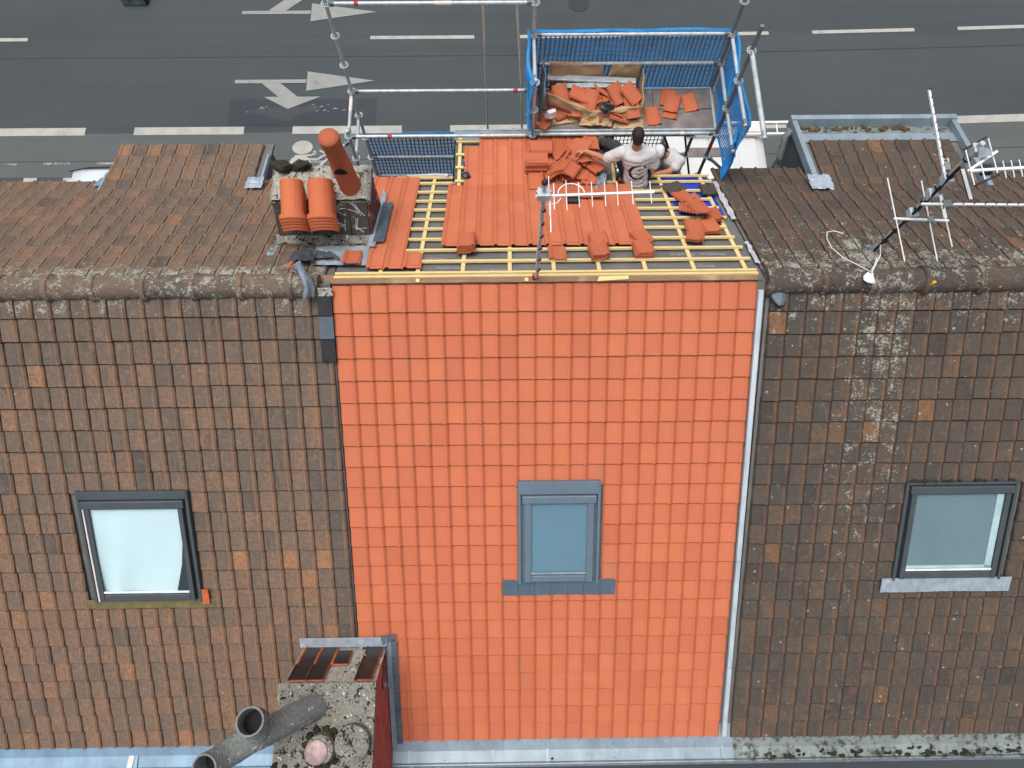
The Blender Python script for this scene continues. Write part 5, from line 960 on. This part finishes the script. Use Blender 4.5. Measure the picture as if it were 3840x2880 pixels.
def hand(b, wrist, d, palm_n, s=1, curl=.5):
    d, n = Vector(d).normalized(), Vector(palm_n).normalized(); x = d.cross(n).normalized(); n = x.cross(d); w = Vector(wrist)
    M = basis(x, d, n, w); b.ball((0, .05*s, 0), (.040*s, .052*s, .016*s), 12, 8, M)
    for k, (ox, L) in enumerate(((-.028, .062), (-.010, .072), (.009, .068), (.027, .054))):
        p0 = M @ Vector((ox*s, .085*s, 0)); p1 = M @ Vector((ox*s*1.1, (.085+L*.5)*s, -.012*curl*s)); p2 = M @ Vector((ox*s*1.1, (.085+L*.85)*s, -.045*curl*s)); limb(b, [p0, p1, p2], [.0095*s, .009*s, .008*s])
    limb(b, [M @ Vector((-.034*s, .03*s, 0)), M @ Vector((-.058*s, .06*s, -.01*s)), M @ Vector((-.062*s, .09*s, -.025*s))], [.012*s, .0105*s, .009*s])
V = Vector
# seated worker, back to the yard
w1 = thing('person', (3.63, 2.06, -1.27), 'seated person in a white printed t-shirt reaching left for a tile', 'person', 'roofers at the eaves')
HD = V((3.54, 2.225, -.475)); fw = V((-.12, 1, -.18)); PV = V((3.63, 2.075, -1.13))
b = MB(); hm = head(b, HD, fw, V((.02, .12, 1)))
limb(b, [V((3.56, 2.19, -.66)), V((3.545, 2.205, -.56))], [.062, .056]); limb(b, [V((3.57, 2.19, -.76)), V((3.60, 2.14, -.95)), PV], [.095, .09, .10])
SL, SR = V((3.39, 2.18, -.735)), V((3.75, 2.165, -.735))
limb(b, [V((3.57, 2.18, -.74)), SL, V((3.21, 2.215, -.92)), V((2.945, 2.375, -.965))], [.05, .055, .045, .030]); hand(b, (2.945, 2.375, -.965), (-.21, .05, -.07), (0, .3, 1), 1, .7)
limb(b, [V((3.57, 2.18, -.74)), SR, V((3.83, 2.13, -.99)), V((3.875, 2.27, -1.19))], [.05, .055, .045, .030]); hand(b, (3.875, 2.27, -1.19), (.0, .10, -.09), (-.5, .3, .8), 1, .6)
KL, KR = V((3.36, 2.47, -1.02)), V((3.72, 2.52, -1.10))
limb(b, [PV, V((3.55, 2.15, -1.14)), KL, V((3.23, 2.78, -1.31))], [.10, .09, .06, .045]); limb(b, [PV, V((3.72, 2.15, -1.15)), KR, V((3.74, 2.62, -1.52))], [.10, .09, .06, .045])
remesh(b, 'body', 'skin', w1, .009, 3)
b = MB(); c = V((0, 0, 0)); b.ball((0, -.006, .030), (.0795, .096, .098), 20, 14, hm); b.ball((0, -.045, -.02), (.070, .062, .07), 16, 12, hm)
b.v = [tuple(v) for v in b.v]; hr = remesh(b, 'hair', 'hair', w1, .009, 2)
def cut(o, keep):     # drop the faces outside a half space
    me = o.data; bad = [i for i, p in enumerate(me.polygons) if not keep(p.center)]
    import bmesh
    bm = bmesh.new(); bm.from_mesh(me); bm.faces.ensure_lookup_table(); bmesh.ops.delete(bm, geom=[bm.faces[i] for i in bad], context='FACES'); bm.to_mesh(me); bm.free(); me.shade_smooth()
hi = hm.inverted(); cut(hr, lambda p: (hi @ p).y < .045+.5*(hi @ p).z)
def wrinkle(o, amp=.007):
    N_ = [v.normal.copy() for v in o.data.vertices]
    for v, nn in zip(o.data.vertices, N_):
        n = noise.noise(v.co*V((9, 9, 16)))+.6*noise.noise(v.co*V((22, 14, 30))); v.co += nn*amp*n
    return o
b = MB()
def oval(c, rx, ry, rz): b.ball(c, (rx, ry, rz), 18, 12)
for t in range(9):
    k = t/8; c = V((3.565, 2.175, -.745)).lerp(V((3.625, 2.06, -1.20)), k); oval(tuple(c), .215-.055*min(1, k*2.2)+.02*max(0, k-.6), .15, .085)
oval((3.565, 2.17, -.70), .15, .09, .06)
for s_, m_, e_, rr in ((SL, V((3.30, 2.20, -.83)), V((3.235, 2.21, -.895)), (.085, .084, .082)), (SR, V((3.79, 2.15, -.84)), V((3.815, 2.135, -.92)), (.085, .085, .082))): limb(b, [s_, m_, e_], rr)
sh_ = wrinkle(remesh(b, 't_shirt', 'tee', w1, .010, 5)); cut(sh_, lambda p: p.z > -1.30 and (p-V((3.55, 2.19, -.61))).length > .070)
b = MB(); limb(b, [V((3.63, 2.09, -1.15)), V((3.63, 2.06, -1.21))], [.13, .13]); limb(b, [V((3.55, 2.14, -1.16)), KL+V((0, 0, .01)), V((3.245, 2.74, -1.28))], [.115, .082, .072]); limb(b, [V((3.72, 2.14, -1.16)), KR, V((3.74, 2.61, -1.48))], [.115, .082, .072])
remesh(b, 'trousers', 'trouser', w1, .011, 3)
for A_, d in ((V((3.225, 2.80, -1.33)), V((-.01, .2, .10))), (V((3.74, 2.63, -1.56)), V((0, .22, -.05)))): b = MB(); limb(b, [A_, A_+d*.6, A_+d], [.058, .05, .042]); b.ball(tuple(A_-d*.15), .05, 12, 8); remesh(b, 'boot', 'boot', w1, .010, 2)
b = MB(); limb(b, [V((3.46, 2.06, -1.22)), V((3.42, 2.10, -1.20))], [.07, .06]); remesh(b, 'tool_belt', 'plastic_black', w1, .012, 2); MB().ball((3.405, 2.03, -1.135), (.035, .02, .03), 12, 8).build('red_badge', 'red', w1, True)
# print on the back of the shirt, shrunk on to the cloth
def on_shirt(poly, name):
    me = sh_.data; from mathutils.bvhtree import BVHTree
    bv = on_shirt.bv if hasattr(on_shirt, 'bv') else BVHTree.FromPolygons([v.co[:] for v in me.vertices], [p.vertices[:] for p in me.polygons]); on_shirt.bv = bv
    vs = []
    for u, v in poly:
        o = V((3.60+u*1.45, 1.4, -.90+v*1.45)); h = bv.ray_cast(o, V((0, 1, 0)))
        vs.append((h[0]+V((0, -.004, .001))) if h[0] else V((3.60+u*1.45, 2.0, -.90+v*1.45)))
    return vs
def patch(poly_pairs, name):      # strip of quads between two polylines
    b = MB(); A_ = on_shirt([p for p, q in poly_pairs], ''); B_ = on_shirt([q for p, q in poly_pairs], ''); n = len(A_); b.add(A_+B_, [(i, i+1, n+i+1, n+i) for i in range(n-1)]); o = b.build(name, 'tee_print', w1); return o
def arc(a0, a1, r, w0, w1_, n=18, cx=0, cy_=0):
    L = []
    for k in range(n+1):
        t = k/n; a = R_(a0+(a1-a0)*t); w = w0+(w1_-w0)*math.sin(math.pi*t); L.append(((cx+(r-w/2)*math.cos(a), cy_+(r-w/2)*math.sin(a)), (cx+(r+w/2)*math.cos(a), cy_+(r+w/2)*math.sin(a))))
    return L
patch(arc(70, 300, .072, .005, .026), 'shirt_print'); patch(arc(285, 325, .074, .005, .022), 'shirt_print'); patch(arc(20, 62, .074, .002, .012), 'shirt_print'); patch(arc(200, 330, .038, .003, .006, 10, .02, .01), 'shirt_print'); patch(arc(60, 170, .030, .002, .005, 10, .022, .012), 'shirt_print')
for k in range(4): patch([((.005+.012*k, .03-.012*k), (.009+.012*k, .033-.012*k)), ((.010+.010*k, .008), (.014+.010*k, .009))], 'shirt_print')
for row, (zz, segs) in enumerate(((-.105, ((-.085, -.045), (-.03, .0), (.01, .045), (.055, .085))), (-.13, ((-.08, -.06), (-.05, -.03), (-.02, .0), (.01, .03), (.045, .075))))):
    for a, c in segs:
        n = max(2, int((c-a)/.007))
        for k in range(n): x = a+(c-a)*k/n; patch([((x, zz), (x, zz+.010)), ((x+.0035, zz+random.uniform(-.002, .002)), (x+.0035, zz+.009))], 'shirt_print')
# bent worker with cap, standing on the bracket boards
w2 = thing('person', (4.28, 2.62, -2.755), 'bent over person in white cap and t-shirt working at the eaves', 'person', 'roofers at the eaves')
H2 = V((4.03, 2.61, -1.31)); b = MB(); hm2 = head(b, H2, V((-.25, -.55, -.75)), V((-.62, -.25, .55)))
HP = V((4.28, 2.64, -1.92)); SC_ = V((4.19, 2.60, -1.44))
limb(b, [SC_, H2+V((.05, .0, -.05))], [.062, .056]); limb(b, [SC_, V((4.25, 2.63, -1.68)), HP], [.10, .10, .11])
S2L, S2R = V((4.09, 2.68, -1.47)), V((4.31, 2.53, -1.42))
limb(b, [SC_, S2R, V((4.16, 2.40, -1.48)), V((3.93, 2.30, -1.40))], [.06, .055, .047, .032]); hand(b, (3.93, 2.30, -1.40), (-.2, -.02, .02), (0, -.2, 1), 1, .7)
limb(b, [SC_, S2L, V((3.98, 2.52, -1.62)), V((3.86, 2.38, -1.49))], [.08, .062, .047, .032]); hand(b, (3.86, 2.38, -1.49), (-.12, -.1, .03), (0, -.2, 1), 1, .7)
for sx in (-.10, .10): limb(b, [HP, HP+V((sx, 0, -.05)), V((4.28+sx*1.2, 2.60, -2.33)), V((4.28+sx*1.2, 2.66, -2.70))], [.10, .095, .062, .045])
remesh(b, 'body', 'skin', w2, .009, 3)
b = MB(); b.ball((0, -.012, -.01), (.078, .094, .085), 18, 12, hm2); hr2 = remesh(b, 'hair', 'hair', w2, .010, 2); h2 = hm2.inverted(); cut(hr2, lambda p: (h2 @ p).y < .03)
b = MB(); b.ball((0, .004, .045), (.088, .105, .080), 20, 14, hm2); b.ball((0, .115, .030), (.070, .055, .012), 16, 8, hm2); cp = remesh(b, 'cap', 'cap', w2, .009, 3); cut(cp, lambda p: (h2 @ p).z > .018)
b = MB(); b.tube([hm2 @ V((.089*math.cos(a*math.pi/10), -.105*math.sin(a*math.pi/10), .02)) for a in range(11)], .010, 6); b.build('cap_strap', 'capband', w2, True)
b = MB(); limb(b, [SC_+V((.01, .01, -.03)), V((4.24, 2.62, -1.62)), V((4.275, 2.64, -1.82)), V((4.285, 2.64, -1.98))], [.14, .14, .14, .145])
for s_, e_ in ((S2R, V((4.245, 2.455, -1.455))), (S2L, V((4.02, 2.60, -1.56)))): limb(b, [SC_.lerp(s_, .5), s_, e_], [.09, .080, .072])
t2 = remesh(b, 't_shirt', 'tee', w2, .010, 3); cut(t2, lambda p: (p-(H2+V((.06, .0, -.04)))).length > .074); wrinkle(t2)
b = MB()
for sx in (-.10, .10): limb(b, [HP+V((sx*.6, 0, -.05)), V((4.28+sx*1.2, 2.60, -2.33)), V((4.28+sx*1.2, 2.66, -2.66))], [.125, .085, .07])
remesh(b, 'trousers', 'trouser', w2, .012, 3)
for sx in (-.12, .12): b = MB(); limb(b, [V((4.28+sx, 2.68, -2.70)), V((4.28+sx, 2.52, -2.715))], [.052, .042]); remesh(b, 'boot', 'boot', w2, .011, 2)
